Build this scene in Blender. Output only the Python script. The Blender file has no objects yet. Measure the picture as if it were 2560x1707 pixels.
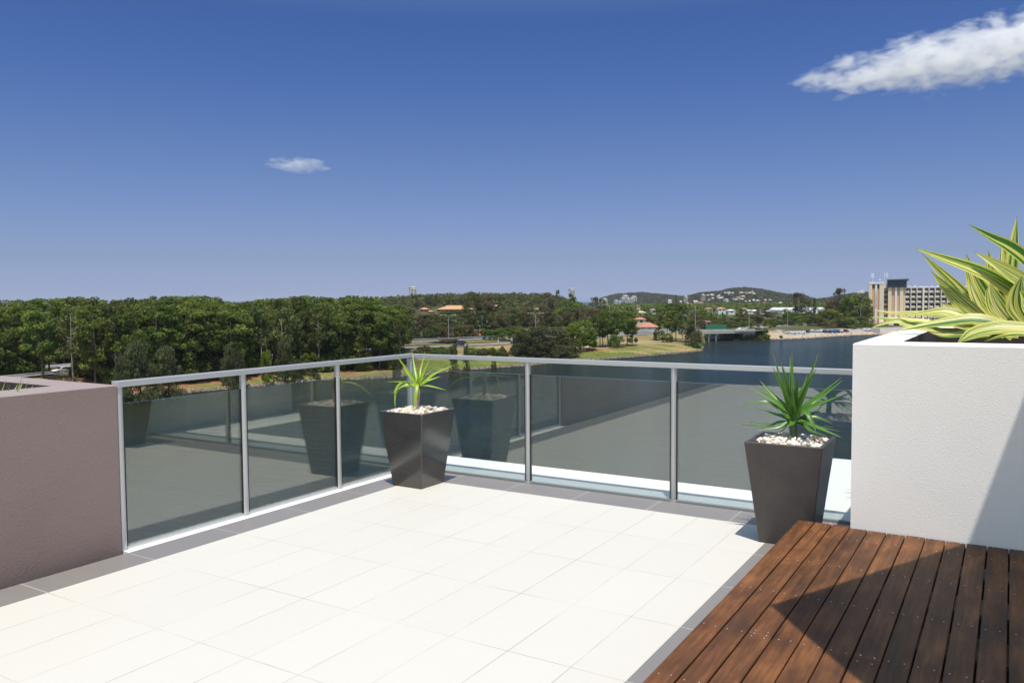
import bpy, math, random
import numpy as np
from mathutils import Vector, Matrix, noise

# ------------------------------------------------------------------ camera, sky, sun, exposure
SC = bpy.context.scene
COL = SC.collection
R = math.radians
PX = 2034.0                      # focal length in photo pixels (photo 2560 wide)
YAW, PIT, ROL = -0.5506, -0.0499, -0.0071
CAM = Vector((4.5383, -5.6677, 1.4812))
FW = Vector((math.sin(YAW) * math.cos(PIT), math.cos(YAW) * math.cos(PIT), math.sin(PIT)))
_r = Vector((math.cos(YAW), -math.sin(YAW), 0)); _u = _r.cross(FW)
RT = _r * math.cos(ROL) + _u * math.sin(ROL)
UP = -_r * math.sin(ROL) + _u * math.cos(ROL)
cd = bpy.data.cameras.new('camera'); cam = bpy.data.objects.new('camera', cd); COL.objects.link(cam)
cd.sensor_width = 36; cd.lens = 36 * PX / 2560; cd.clip_start = 0.05; cd.clip_end = 60000
M = Matrix((RT, UP, -FW)).transposed().to_4x4(); M.translation = CAM
cam.matrix_world = M
SC.camera = cam
SUN = Vector((0.167, -0.27, 1.0)).normalized()
SUN_E = math.asin(SUN.z); SUN_A = math.atan2(SUN.x, SUN.y)
W = bpy.data.worlds.new('World'); SC.world = W; W.use_nodes = True
wn, wl = W.node_tree.nodes, W.node_tree.links
wn.clear()
sky = wn.new('ShaderNodeTexSky'); sky.sky_type = 'NISHITA'; sky.sun_disc = False
sky.sun_elevation = SUN_E; sky.sun_rotation = SUN_A
sky.altitude = 0; sky.air_density = 1.0; sky.dust_density = 0.6; sky.ozone_density = 2.0
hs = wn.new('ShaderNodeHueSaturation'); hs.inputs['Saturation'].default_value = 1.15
# polarising-filter response of the photo: the lower sky deepens with height
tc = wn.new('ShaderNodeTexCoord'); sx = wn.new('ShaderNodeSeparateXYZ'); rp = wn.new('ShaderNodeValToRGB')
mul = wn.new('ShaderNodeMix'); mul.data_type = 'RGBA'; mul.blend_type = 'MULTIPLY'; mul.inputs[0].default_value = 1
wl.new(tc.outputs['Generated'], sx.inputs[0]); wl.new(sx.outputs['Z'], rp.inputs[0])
SKYRAMP = [(0.0, (0.284, 0.3489, 0.7141)), (0.019, (0.2536, 0.2984, 0.6124)), (0.05, (0.2337, 0.2616, 0.4332)), (0.094, (0.2627, 0.2649, 0.4074)), (0.169, (0.2621, 0.2727, 0.3895)), (0.258, (0.2147, 0.2538, 0.3976)), (0.32, (0.2004, 0.2443, 0.3871)), (0.42, (0.5, 0.5, 0.55)), (0.6, (1, 0.9, 0.76))]  # top stops, above the view, raised and warmed as added fill light
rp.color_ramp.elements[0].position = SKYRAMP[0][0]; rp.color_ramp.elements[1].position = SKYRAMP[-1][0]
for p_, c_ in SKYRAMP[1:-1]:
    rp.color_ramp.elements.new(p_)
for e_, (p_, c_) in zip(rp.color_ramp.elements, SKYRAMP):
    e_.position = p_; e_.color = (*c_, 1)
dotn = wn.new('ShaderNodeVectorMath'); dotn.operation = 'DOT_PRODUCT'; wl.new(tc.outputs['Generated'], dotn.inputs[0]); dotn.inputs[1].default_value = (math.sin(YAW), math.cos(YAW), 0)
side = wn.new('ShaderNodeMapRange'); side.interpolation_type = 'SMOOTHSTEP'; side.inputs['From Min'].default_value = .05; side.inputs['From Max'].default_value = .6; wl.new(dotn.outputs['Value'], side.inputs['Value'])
sky_fill = wn.new('ShaderNodeMix'); sky_fill.data_type = 'RGBA'; sky_fill.inputs[6].default_value = (1.0, .86, .68, 1)   # sky on the sun's side brightened and warmed as fill for shaded walls
wl.new(side.outputs[0], sky_fill.inputs[0]); wl.new(rp.outputs[0], sky_fill.inputs[7])
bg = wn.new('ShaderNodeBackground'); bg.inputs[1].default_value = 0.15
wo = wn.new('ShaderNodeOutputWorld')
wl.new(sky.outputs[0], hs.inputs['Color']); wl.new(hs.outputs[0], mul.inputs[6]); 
wl.new(sky_fill.outputs[2], mul.inputs[7]); wl.new(mul.outputs[2], bg.inputs[0]); wl.new(bg.outputs[0], wo.inputs[0])
ld = bpy.data.lights.new('sun', 'SUN'); ld.energy = 3.5; ld.angle = R(0.53); ld.color = (1.0, 0.94, 0.84)
sun = bpy.data.objects.new('sun', ld); COL.objects.link(sun)
sun.rotation_euler = SUN.to_track_quat('Z', 'Y').to_euler(); sun.location = (4, -6, 12)
SC.view_settings.view_transform = 'Standard'; SC.view_settings.look = 'None'
SC.view_settings.exposure = 0.6; SC.view_settings.gamma = 1.0; SC.view_settings.use_curve_mapping = False
SC.render.engine = 'CYCLES'
SC.cycles.max_bounces = 12; SC.cycles.transparent_max_bounces = 24; SC.cycles.volume_bounces = 10
SC.cycles.sample_clamp_indirect = 4.0

# ------------------------------------------------------------------ where a thing of the photo stands
def ray(u, v):
    return (FW * PX + RT * (u - 1280) + UP * (853.5 - v)).normalized()
def at_z(u, v, z):
    d = ray(u, v); return CAM + d * ((z - CAM.z) / d.z)
def at_y(u, v, y):
    d = ray(u, v); return CAM + d * ((y - CAM.y) / d.y)
def at_dist(u, dist):              # ground-plan point in the direction of photo column u
    d = ray(u, 760); h = Vector((d.x, d.y, 0)).normalized()
    return Vector((CAM.x + h.x * dist, CAM.y + h.y * dist, 0))
def az_of(u):
    d = ray(u, 760); return math.atan2(d.x, d.y)
def vh(u):                         # photo row of the horizon
    d = RT * (u - 1280) + FW * PX
    return 853.5 + (d.z) / UP.z
def z_for(u, v, dist):             # height seen at row v for a point 'dist' metres away in plan
    d = ray(u, v); return CAM.z + dist * d.z / math.hypot(d.x, d.y)

# ------------------------------------------------------------------ mesh helpers
def tag(o, label=None, cat=None, group=None, kind=None):
    if label: o['label'] = label
    if cat: o['category'] = cat
    if group: o['group'] = group
    if kind: o['kind'] = kind
    return o
def empty(name, loc=(0, 0, 0), rz=0.0, label=None, cat=None, group=None):
    o = bpy.data.objects.new(name, None); COL.objects.link(o); o.location = loc; o.rotation_euler = (0, 0, rz)
    o.empty_display_size = 0.2
    return tag(o, label, cat, group)
def kids(o):
    return [c for c in COL.objects if c.parent is o]
CH = {}
def copy_tree(o, parent=None):
    c = o.copy(); COL.objects.link(c)
    if parent is not None:
        c.parent = parent; CH.setdefault(parent.name, []).append(c)
    for k in list(CH.get(o.name, [])):
        copy_tree(k, c)
    return c
def np_mesh(name, V, F, mats, parent=None, smooth=False, fm=None, tint=None, uv=None):
    """V (n,3), F (m,k) one face size, optional per-face material index, per-vertex colour and uv"""
    V = np.asarray(V, np.float32); F = np.asarray(F, np.int32)
    me = bpy.data.meshes.new(name)
    k = F.shape[1]
    me.vertices.add(len(V)); me.vertices.foreach_set('co', V.ravel())
    me.loops.add(F.size); me.loops.foreach_set('vertex_index', F.ravel())
    me.polygons.add(len(F)); me.polygons.foreach_set('loop_start', np.arange(0, F.size, k, dtype=np.int32))
    try: me.polygons.foreach_set('loop_total', np.full(len(F), k, np.int32))
    except Exception: pass
    if fm is not None: me.polygons.foreach_set('material_index', np.asarray(fm, np.int32))
    me.polygons.foreach_set('use_smooth', np.full(len(F), smooth, bool))
    if tint is not None:
        a = me.color_attributes.new('tint', 'FLOAT_COLOR', 'POINT')
        t = np.ones((len(V), 4), np.float32); t[:, :3] = tint; a.data.foreach_set('color', t.ravel())
    if uv is not None:
        l = me.uv_layers.new(name='UVMap'); l.data.foreach_set('uv', np.asarray(uv, np.float32)[F.ravel()].ravel())
    for m in (mats if isinstance(mats, (list, tuple)) else [mats]): me.materials.append(m)
    me.update(calc_edges=True); me.validate()
    o = bpy.data.objects.new(name, me); COL.objects.link(o)
    if parent is not None:
        o.parent = parent; CH.setdefault(parent.name, []).append(o)
    return o
class MB:
    def __init__(s): s.v = []; s.f = []; s.m = []; s.sm = []
    def add(s, v, f, m=0, smooth=False):
        b = len(s.v); s.v += [tuple(p) for p in v]
        for q in f: s.f.append(tuple(i + b for i in q)); s.m.append(m); s.sm.append(smooth)
        return s
    def box(s, x0, x1, y0, y1, z0, z1, m=0):
        v = [(x0, y0, z0), (x1, y0, z0), (x1, y1, z0), (x0, y1, z0), (x0, y0, z1), (x1, y0, z1), (x1, y1, z1), (x0, y1, z1)]
        return s.add(v, [(3, 2, 1, 0), (4, 5, 6, 7), (0, 1, 5, 4), (1, 2, 6, 5), (2, 3, 7, 6), (3, 0, 4, 7)], m)
    def cbox(s, x0, x1, y0, y1, z0, z1, c=0.004, m=0):
        """box with chamfered edges"""
        X = [x0, x0 + c, x1 - c, x1]; Y = [y0, y0 + c, y1 - c, y1]; Z = [z0, z0 + c, z1 - c, z1]
        V = {}; vs = []
        def vid(p):
            if p not in V: V[p] = len(vs); vs.append((X[p[0]], Y[p[1]], Z[p[2]]))
            return V[p]
        f = []
        for ax in range(3):
            for sd in (0, 3):
                a, b = [i for i in range(3) if i != ax]
                q = []
                for (i, j) in ((1, 1), (2, 1), (2, 2), (1, 2)):
                    p = [0, 0, 0]; p[ax] = sd; p[a] = i; p[b] = j; q.append(vid(tuple(p)))
                if (sd == 3) == (ax == 1): q = q[::-1]
                f.append(tuple(q))
        # edge bevels
        for ax in range(3):
            a, b = [i for i in range(3) if i != ax]
            for sa in (0, 3):
                for sb in (0, 3):
                    ia = 1 if sa == 0 else 2; ib = 1 if sb == 0 else 2
                    def P(al, av, bv):
                        p = [0, 0, 0]; p[ax] = al; p[a] = av; p[b] = bv; return vid(tuple(p))
                    f.append((P(1, sa, ib), P(2, sa, ib), P(2, ia, sb), P(1, ia, sb)))
        for i in (0, 3):
            for j in (0, 3):
                for k in (0, 3):
                    ii, jj, kk = (1 if i == 0 else 2), (1 if j == 0 else 2), (1 if k == 0 else 2)
                    f.append((vid((i, jj, kk)), vid((ii, j, kk)), vid((ii, jj, k))))
        return s.add(vs, f, m)
    def tube(s, pts, rad, n=8, m=0, cap=True, smooth=True):
        pts = [Vector(p) for p in pts]; k = len(pts)
        rad = rad if isinstance(rad, (list, tuple)) else [rad] * k
        v = []; f = []
        for i, p in enumerate(pts):
            t = (pts[min(i + 1, k - 1)] - pts[max(i - 1, 0)]).normalized()
            a = t.orthogonal().normalized() if abs(t.z) < .9 else Vector((1, 0, 0)).cross(t).normalized()
            b = t.cross(a)
            for j in range(n):
                w = 2 * math.pi * j / n
                v.append(p + (a * math.cos(w) + b * math.sin(w)) * rad[i])
        for i in range(k - 1):
            for j in range(n):
                f.append((i * n + j, i * n + (j + 1) % n, (i + 1) * n + (j + 1) % n, (i + 1) * n + j))
        s.add(v, f, m, smooth)
        if cap:
            s.add(v[:n], [tuple(range(n))[::-1]], m); s.add(v[-n:], [tuple(range(n))], m)
        return s
    def prism(s, poly, z0, z1, m=0):
        n = len(poly)
        v = [(x, y, z0) for x, y in poly] + [(x, y, z1) for x, y in poly]
        f = [tuple(range(n))[::-1], tuple(range(n, 2 * n))] + [(i, (i + 1) % n, n + (i + 1) % n, n + i) for i in range(n)]
        return s.add(v, f, m)
    def build(s, name, mats, parent=None, fixn=True):
        me = bpy.data.meshes.new(name); me.from_pydata(s.v, [], s.f)
        mats = mats if isinstance(mats, (list, tuple)) else [mats]
        for m in mats: me.materials.append(m)
        me.polygons.foreach_set('material_index', s.m); me.polygons.foreach_set('use_smooth', s.sm)
        me.update(); me.validate()
        if fixn:
            import bmesh
            b = bmesh.new(); b.from_mesh(me); bmesh.ops.recalc_face_normals(b, faces=b.faces); b.to_mesh(me); b.free()
        o = bpy.data.objects.new(name, me); COL.objects.link(o)
        if parent is not None:
            o.parent = parent; CH.setdefault(parent.name, []).append(o)
        return o

# ------------------------------------------------------------------ materials
def mat(name, col, rough=0.6, metal=0.0, spec=0.5, bump=None, noise_col=None, rand=0.0):
    """bump=(scale,strength,distance); noise_col=(scale, colour2, detail)"""
    m = bpy.data.materials.new(name); m.use_nodes = True
    n, l = m.node_tree.nodes, m.node_tree.links
    b = n['Principled BSDF']
    b.inputs['Base Color'].default_value = (*col, 1); b.inputs['Roughness'].default_value = rough
    b.inputs['Metallic'].default_value = metal; b.inputs['Specular IOR Level'].default_value = spec
    src = None
    if noise_col or bump:
        tc = n.new('ShaderNodeTexCoord')
    if noise_col:
        t = n.new('ShaderNodeTexNoise'); t.inputs['Scale'].default_value = noise_col[0]; t.inputs['Detail'].default_value = noise_col[2] if len(noise_col) > 2 else 4
        l.new(tc.outputs['Object'], t.inputs['Vector'])
        rp = n.new('ShaderNodeValToRGB'); rp.color_ramp.elements[0].position = .35; rp.color_ramp.elements[1].position = .65
        rp.color_ramp.elements[0].color = (*col, 1); rp.color_ramp.elements[1].color = (*noise_col[1], 1)
        l.new(t.outputs['Fac'], rp.inputs[0]); src = rp.outputs[0]
    if rand:
        oi = n.new('ShaderNodeObjectInfo'); h = n.new('ShaderNodeHueSaturation')
        mr = n.new('ShaderNodeMapRange'); mr.inputs['To Min'].default_value = 1 - rand; mr.inputs['To Max'].default_value = 1 + rand
        l.new(oi.outputs['Random'], mr.inputs['Value']); l.new(mr.outputs[0], h.inputs['Value'])
        if src: l.new(src, h.inputs['Color'])
        else: h.inputs['Color'].default_value = (*col, 1)
        src = h.outputs[0]
    if src: l.new(src, b.inputs['Base Color'])
    if bump:
        t = n.new('ShaderNodeTexNoise'); t.inputs['Scale'].default_value = bump[0]; t.inputs['Detail'].default_value = 5
        l.new(tc.outputs['Object'], t.inputs['Vector'])
        bp = n.new('ShaderNodeBump'); bp.inputs['Strength'].default_value = bump[1]; bp.inputs['Distance'].default_value = bump[2]
        l.new(t.outputs['Fac'], bp.inputs['Height']); l.new(bp.outputs[0], b.inputs['Normal'])
    return m
def foliage(name, c1, c2, rand=0.25, hue=0.02, trans=0.38):
    m = bpy.data.materials.new(name); m.use_nodes = True
    n, l = m.node_tree.nodes, m.node_tree.links; n.clear()
    out = n.new('ShaderNodeOutputMaterial'); at = n.new('ShaderNodeAttribute'); at.attribute_name = 'tint'
    mx = n.new('ShaderNodeMix'); mx.data_type = 'RGBA'
    mx.inputs[6].default_value = (*c1, 1); mx.inputs[7].default_value = (*c2, 1); l.new(at.outputs['Fac'], mx.inputs[0])
    oi = n.new('ShaderNodeObjectInfo'); h = n.new('ShaderNodeHueSaturation')
    mr = n.new('ShaderNodeMapRange'); mr.inputs['To Min'].default_value = 1 - rand; mr.inputs['To Max'].default_value = 1 + rand
    l.new(oi.outputs['Random'], mr.inputs['Value']); l.new(mr.outputs[0], h.inputs['Value'])
    m2 = n.new('ShaderNodeMath'); m2.operation = 'MULTIPLY'; m2.inputs[1].default_value = 7.31; l.new(oi.outputs['Random'], m2.inputs[0])
    m3 = n.new('ShaderNodeMath'); m3.operation = 'FRACT'; l.new(m2.outputs[0], m3.inputs[0])
    mr2 = n.new('ShaderNodeMapRange'); mr2.inputs['To Min'].default_value = .5 - hue; mr2.inputs['To Max'].default_value = .5 + hue
    l.new(m3.outputs[0], mr2.inputs['Value']); l.new(mr2.outputs[0], h.inputs['Hue'])
    l.new(mx.outputs[2], h.inputs['Color'])
    d = n.new('ShaderNodeBsdfDiffuse'); t = n.new('ShaderNodeBsdfTranslucent'); ms = n.new('ShaderNodeMixShader'); ms.inputs[0].default_value = trans
    l.new(h.outputs[0], d.inputs[0]); l.new(h.outputs[0], t.inputs[0]); l.new(d.outputs[0], ms.inputs[1]); l.new(t.outputs[0], ms.inputs[2])
    l.new(ms.outputs[0], out.inputs[0])
    return m
# ------------------------------------------------------------------ terrace: slab, tiles
WHT = mat('white_slab_paint', (0.80, 0.80, 0.79), .6, bump=(60, .15, .002))
def tile_mat(name, col, col2, joint, px, py, ox, oy, jw, rough=.35, fade=True, spec=.4):
    m = bpy.data.materials.new(name); m.use_nodes = True
    n, l = m.node_tree.nodes, m.node_tree.links; b = n['Principled BSDF']
    b.inputs['Roughness'].default_value = rough; b.inputs['Specular IOR Level'].default_value = spec
    tc = n.new('ShaderNodeTexCoord'); sp = n.new('ShaderNodeSeparateXYZ'); l.new(tc.outputs['Object'], sp.inputs[0])
    def mth(op, a, b_=None, c=None):
        q = n.new('ShaderNodeMath'); q.operation = op
        for i, x in enumerate((a, b_, c)):
            if x is None: continue
            if isinstance(x, (int, float)): q.inputs[i].default_value = x
            else: l.new(x, q.inputs[i])
        return q.outputs[0]
    masks = []; cells = []
    for ax, pit, off in (('X', px, ox), ('Y', py, oy)):
        if not pit: continue
        s = mth('DIVIDE', mth('SUBTRACT', sp.outputs[ax], off), pit)
        cells.append(mth('FLOOR', s))
        d = mth('MULTIPLY', mth('ABSOLUTE', mth('SUBTRACT', mth('FRACT', mth('ADD', s, .5)), .5)), pit)
        masks.append(mth('LESS_THAN', d, jw / 2))
    mk = masks[0] if len(masks) == 1 else mth('MAXIMUM', masks[0], masks[1])
    if fade:
        t = n.new('ShaderNodeTexNoise'); t.inputs['Scale'].default_value = 2.3; t.inputs['Detail'].default_value = 3
        l.new(tc.outputs['Object'], t.inputs['Vector'])
        r_ = n.new('ShaderNodeMapRange'); r_.inputs['From Min'].default_value = .4; r_.inputs['From Max'].default_value = .62
        r_.inputs['To Min'].default_value = .25; l.new(t.outputs['Fac'], r_.inputs['Value']); mk = mth('MULTIPLY', mk, r_.outputs[0])
    cv = n.new('ShaderNodeCombineXYZ'); l.new(cells[0], cv.inputs[0])
    if len(cells) > 1: l.new(cells[1], cv.inputs[1])
    wn_ = n.new('ShaderNodeTexWhiteNoise'); l.new(cv.outputs[0], wn_.inputs['Vector'])
    t2 = n.new('ShaderNodeTexNoise'); t2.inputs['Scale'].default_value = 3.5; t2.inputs['Detail'].default_value = 8; t2.inputs['Roughness'].default_value = .65
    l.new(tc.outputs['Object'], t2.inputs['Vector'])
    f = mth('ADD', mth('MULTIPLY', wn_.outputs['Value'], .3), mth('MULTIPLY', t2.outputs['Fac'], .7))
    mx = n.new('ShaderNodeMix'); mx.data_type = 'RGBA'; mx.inputs[6].default_value = (*col, 1); mx.inputs[7].default_value = (*col2, 1); l.new(f, mx.inputs[0])
    mj = n.new('ShaderNodeMix'); mj.data_type = 'RGBA'; l.new(mk, mj.inputs[0]); l.new(mx.outputs[2], mj.inputs[6]); mj.inputs[7].default_value = (*joint, 1)
    l.new(mj.outputs[2], b.inputs['Base Color'])
    rr = n.new('ShaderNodeMapRange'); rr.inputs['To Min'].default_value = rough - .08; rr.inputs['To Max'].default_value = rough + .1
    l.new(t2.outputs['Fac'], rr.inputs['Value']); l.new(rr.outputs[0], b.inputs['Roughness'])
    return m
TILE = tile_mat('pale_porcelain_tile', (.55, .542, .508), (.51, .50, .462), (.25, .24, .205), .3, .612, .35, -.36, .0034, .45, spec=.25)
GREY_L = tile_mat('grey_tile_left', (.185, .174, .168), (.22, .207, .20), (.44, .42, .40), 0, .612, 0, -.36, .005, .35, False)
GREY_R = tile_mat('grey_tile_right', (.185, .174, .168), (.22, .207, .20), (.44, .42, .40), .59, 0, .60, 0, .005, .35, False)
slab = MB()
slab.prism([(-.07, -2.79), (.2, -2.79), (.2, .0), (3.06, 0), (3.06, .0), (3.78, 0), (3.78, 2.28), (3.06, 2.28), (3.06, .615), (-.07, .615)], -.35, 0)
tag(slab.build('terrace_slab', WHT), kind='structure')
fl = MB(); fl.box(.35, 3.29, -11, -.35, -.3, .004); tag(fl.build('terrace_floor', TILE), kind='structure')
fl = MB(); fl.box(.095, .35, -11, -.04, -.3, .0045); tag(fl.build('left_tile_border', GREY_L), kind='structure')
fl = MB(); fl.box(.35, 3.79, -.35, -.04, -.3, .0045); tag(fl.build('front_tile_border', GREY_R), kind='structure')
fl = MB(); fl.box(3.29, 3.79, -11, -.35, -.3, .0045); tag(fl.build('deck_tile_border', GREY_L), kind='structure')

# own apartment block under the terrace and the storey behind
bw = mat('render_white', (.62, .6, .57), .8, bump=(40, .3, .004))
dkg = mat('window_dark', (.02, .025, .03), .08, spec=.6)
ab = empty('apartment_building', (0, 0, -18.5), 0, 'white rendered apartment block that carries the rooftop terrace', 'building')
b = MB(); b.box(.05, 14, -22, .3, .0, 18.14); b.box(-3.1, .05, -22, -2.9, 0, 18.14); b.build('wall', bw, ab)
for fl_ in range(5):
    for k in range(4):
        w_ = MB(); w_.box(.7 + k * 3.4, 3.1 + k * 3.4, .3, .33, 1.0 + fl_ * 3.5, 3.2 + fl_ * 3.5); w_.build('window', dkg, ab)
q = MB(); q.box(-9, 40, -60, 14, -21, -18.0); tag(q.build('near_bank', mat('bank_paving', (.30, .28, .25), .9, noise_col=(.5, (.36, .34, .30), 4))), kind='structure')
# sharp-cornered roof over the deck: only its shadow shows
TIP = Vector((3.7087, -2.2607, .2)); RC = TIP + Vector((.167, -.27, 1.0)) * 2.75
e1 = Vector((.6687, 1.4089, 0)).normalized(); e2 = Vector((.43, -.54, 0)).normalized()
P1 = RC + e1 * 4.6; P2 = RC + e2 * 5.6
ro = MB(); ro.prism([(RC.x, RC.y), (P2.x, P2.y), (P1.x, P1.y)], RC.z, RC.z + .05)
rf = empty('deck_roof', (0, 0, 0), 0, 'thin white triangular shade roof over the timber deck, out of frame', 'roof')
ro.build('roof_panel', WHT, rf)
for (x, y, z) in ((P1.x - .35, P1.y - .8, 1.0), (P2.x - .5, P2.y + .7, .2)):
    q = MB(); q.tube([(x, y, z), (x, y, RC.z)], .05, 12); q.build('column', WHT, rf)

# ------------------------------------------------------------------ planters (rendered walls)
def stucco(name, col, col2, sc, st, dist):
    m = mat(name, col, .85, bump=None, noise_col=(1.6, col2, 6))
    n, l = m.node_tree.nodes, m.node_tree.links
    tc = n.new('ShaderNodeTexCoord')
    t = n.new('ShaderNodeTexNoise'); t.inputs['Scale'].default_value = sc; t.inputs['Detail'].default_value = 3; t.inputs['Roughness'].default_value = .6
    v = n.new('ShaderNodeTexVoronoi'); v.inputs['Scale'].default_value = sc * 1.3
    l.new(tc.outputs['Object'], t.inputs['Vector']); l.new(tc.outputs['Object'], v.inputs['Vector'])
    a = n.new('ShaderNodeMath'); l.new(t.outputs['Fac'], a.inputs[0]); l.new(v.outputs['Distance'], a.inputs[1])
    bp = n.new('ShaderNodeBump'); bp.inputs['Strength'].default_value = st; bp.inputs['Distance'].default_value = dist
    l.new(a.outputs[0], bp.inputs['Height']); l.new(bp.outputs[0], n['Principled BSDF'].inputs['Normal'])
    return m
MAUVE = stucco('mauve_render', (.222, .160, .146), (.245, .178, .165), 60, .22, .003)
MAUVE_TOP = mat('mauve_cap_render', (.255, .210, .202), .8, bump=(30, .1, .003), noise_col=(3, (.28, .23, .222), 5))
CREAM = stucco('white_render', (.79, .755, .73), (.82, .79, .765), 170, .26, .003)
CREAM_TOP = mat('white_cap_render', (.80, .79, .77), .75, bump=(30, .12, .003))
SOIL = mat('potting_soil', (.03, .022, .016), .95, bump=(60, .8, .02))
MEMB = mat('waterproof_membrane', (.045, .034, .034), .8, bump=(20, .3, .004))
def planter(name, x0, x1, y0, y1, z0, z1, hx0, hx1, hy0, hy1, soil_z, m, mt, label, lab2):
    t = empty(name, ((x0 + x1) / 2, (y0 + y1) / 2, z0), 0, label, 'planter')
    ox, oy = -(x0 + x1) / 2, -(y0 + y1) / 2
    c = .006
    O = [(x0, y0), (x1, y0), (x1, y1), (x0, y1)]; I = [(hx0, hy0), (hx1, hy0), (hx1, hy1), (hx0, hy1)]
    Oi = [(x0 + c, y0 + c), (x1 - c, y0 + c), (x1 - c, y1 - c), (x0 + c, y1 - c)]
    def V(L, z): return [(x + ox, y + oy, z - z0) for x, y in L]
    w = MB()
    w.add(V(O, z0) + V(O, z1 - c), [(i, (i + 1) % 4, 4 + (i + 1) % 4, 4 + i) for i in range(4)])
    w.add(V(O, z1 - c) + V(Oi, z1), [(i, (i + 1) % 4, 4 + (i + 1) % 4, 4 + i) for i in range(4)], 1)
    w.add(V(Oi, z1) + V(I, z1), [(i, (i + 1) % 4, 4 + (i + 1) % 4, 4 + i) for i in range(4)], 1)
    w.add(V(I, z1) + V(I, soil_z), [(i, (i + 1) % 4, 4 + (i + 1) % 4, 4 + i) for i in range(4)])
    w.m = [0] * 4 + [1] * 8 + [2] * 4; w.build('wall', [m, mt, MEMB], t)
    s = MB(); nx, ny = 24, 24; vs = []; fs = []
    for j in range(ny + 1):
        for i in range(nx + 1):
            x = hx0 + (hx1 - hx0) * i / nx; y = hy0 + (hy1 - hy0) * j / ny
            vs.append((x + ox, y + oy, soil_z - z0 - .02 + .02 * noise.noise(Vector((x * 5, y * 5, 0)))))
    for j in range(ny):
        for i in range(nx):
            a = j * (nx + 1) + i; fs.append((a, a + 1, a + nx + 2, a + nx + 1))
    s.add(vs, fs, 0, True); s.build('soil', SOIL, t, fixn=False)
    return t
planter('planter_wall', -2.6, .024, -10.9, -2.80, -.3, 1.0, -2.3, -.27, -10.6, -3.02, .62, MAUVE, MAUVE_TOP,
        'long mauve rendered planter wall beside the glass balustrade', None)
planter('planter_wall', 3.792, 7.6, -.836, 2.16, -.3, 1.2325, 4.01, 7.3, -.56, 1.93, 1.02, CREAM, CREAM_TOP,
        'tall white rendered planter box beside the timber deck', None)

# ------------------------------------------------------------------ glass balustrade
ALU = mat('satin_aluminium', (.50, .50, .51), .42, metal=.55, spec=.5, bump=(200, .04, .001))
RUB = mat('black_gasket', (.012, .012, .013), .5)
def glass_mat():
    m = bpy.data.materials.new('balustrade_glass'); m.use_nodes = True
    n, l = m.node_tree.nodes, m.node_tree.links; n.clear()
    out = n.new('ShaderNodeOutputMaterial'); g = n.new('ShaderNodeNewGeometry')
    dt = n.new('ShaderNodeVectorMath'); dt.operation = 'DOT_PRODUCT'; l.new(g.outputs['Normal'], dt.inputs[0]); l.new(g.outputs['Incoming'], dt.inputs[1])
    def mth(op, a, b=None):
        q = n.new('ShaderNodeMath'); q.operation = op
        for i, x in enumerate((a, b)):
            if x is None: continue
            if isinstance(x, (int, float)): q.inputs[i].default_value = x
            else: l.new(x, q.inputs[i])
        return q.outputs[0]
    c = mth('ABSOLUTE', dt.outputs['Value']); p = mth('POWER', mth('SUBTRACT', 1.0, c), 5.0)
    F = mth('ADD', mth('MULTIPLY', p, .88), .120)
    tr = n.new('ShaderNodeBsdfTransparent'); tr.inputs[0].default_value = (.925, .96, .945, 1)
    gl = n.new('ShaderNodeBsdfGlossy'); gl.inputs['Roughness'].default_value = 0.0; gl.inputs[0].default_value = (1, .98, .90, 1)
    mx = n.new('ShaderNodeMixShader'); l.new(F, mx.inputs[0]); l.new(tr.outputs[0], mx.inputs[1]); l.new(gl.outputs[0], mx.inputs[2])
    # faint film of dust with rain-streak shapes
    tc = n.new('ShaderNodeTexCoord'); mp = n.new('ShaderNodeMapping'); mp.inputs['Scale'].default_value = (9, 9, 1.3); l.new(tc.outputs['Object'], mp.inputs[0])
    t = n.new('ShaderNodeTexNoise'); t.inputs['Scale'].default_value = 1.4; t.inputs['Detail'].default_value = 7; t.inputs['Roughness'].default_value = .7; l.new(mp.outputs[0], t.inputs['Vector'])
    mr = n.new('ShaderNodeMapRange'); mr.inputs['From Min'].default_value = .35; mr.inputs['From Max'].default_value = .75; mr.inputs['To Min'].default_value = .0; mr.inputs['To Max'].default_value = .012; l.new(t.outputs['Fac'], mr.inputs['Value'])
    df = n.new('ShaderNodeBsdfDiffuse'); df.inputs[0].default_value = (.75, .76, .74, 1); m2 = n.new('ShaderNodeMixShader')
    l.new(mr.outputs[0], m2.inputs[0]); l.new(mx.outputs[0], m2.inputs[1]); l.new(df.outputs[0], m2.inputs[2])
    l.new(m2.outputs[0], out.inputs[0]); return m
GLASS = glass_mat()
GEDGE = mat('glass_edge', (.42, .56, .52), .2, spec=.6)
bal = empty('glass_balustrade', (0, 0, 0), 0, 'frameless glass panel balustrade with grey metal posts round the terrace corner', 'balustrade')
PZ = .984
def pane(a, b):
    """pane between plan points a and b (axis aligned), 10 mm thick"""
    (x0, y0), (x1, y1) = a, b; t = .005; z0, z1 = .018, .883
    if x0 == x1: X = (x0 - t, x0 + t); Y = (min(y0, y1), max(y0, y1))
    else: X = (min(x0, x1), max(x0, x1)); Y = (y0 - t, y0 + t)
    q = MB(); q.box(X[0], X[1], Y[0], Y[1], z0, z1)
    # big faces glass, rims edge colour
    big = (3, 5) if x0 == x1 else (2, 4)
    q.m = [0 if i in big else 1 for i in range(6)]
    q.build('glass_panel', [GLASS, GEDGE], bal)
LP = [-.925, -1.853, -2.775]; RP = [1.207, 2.446]
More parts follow.
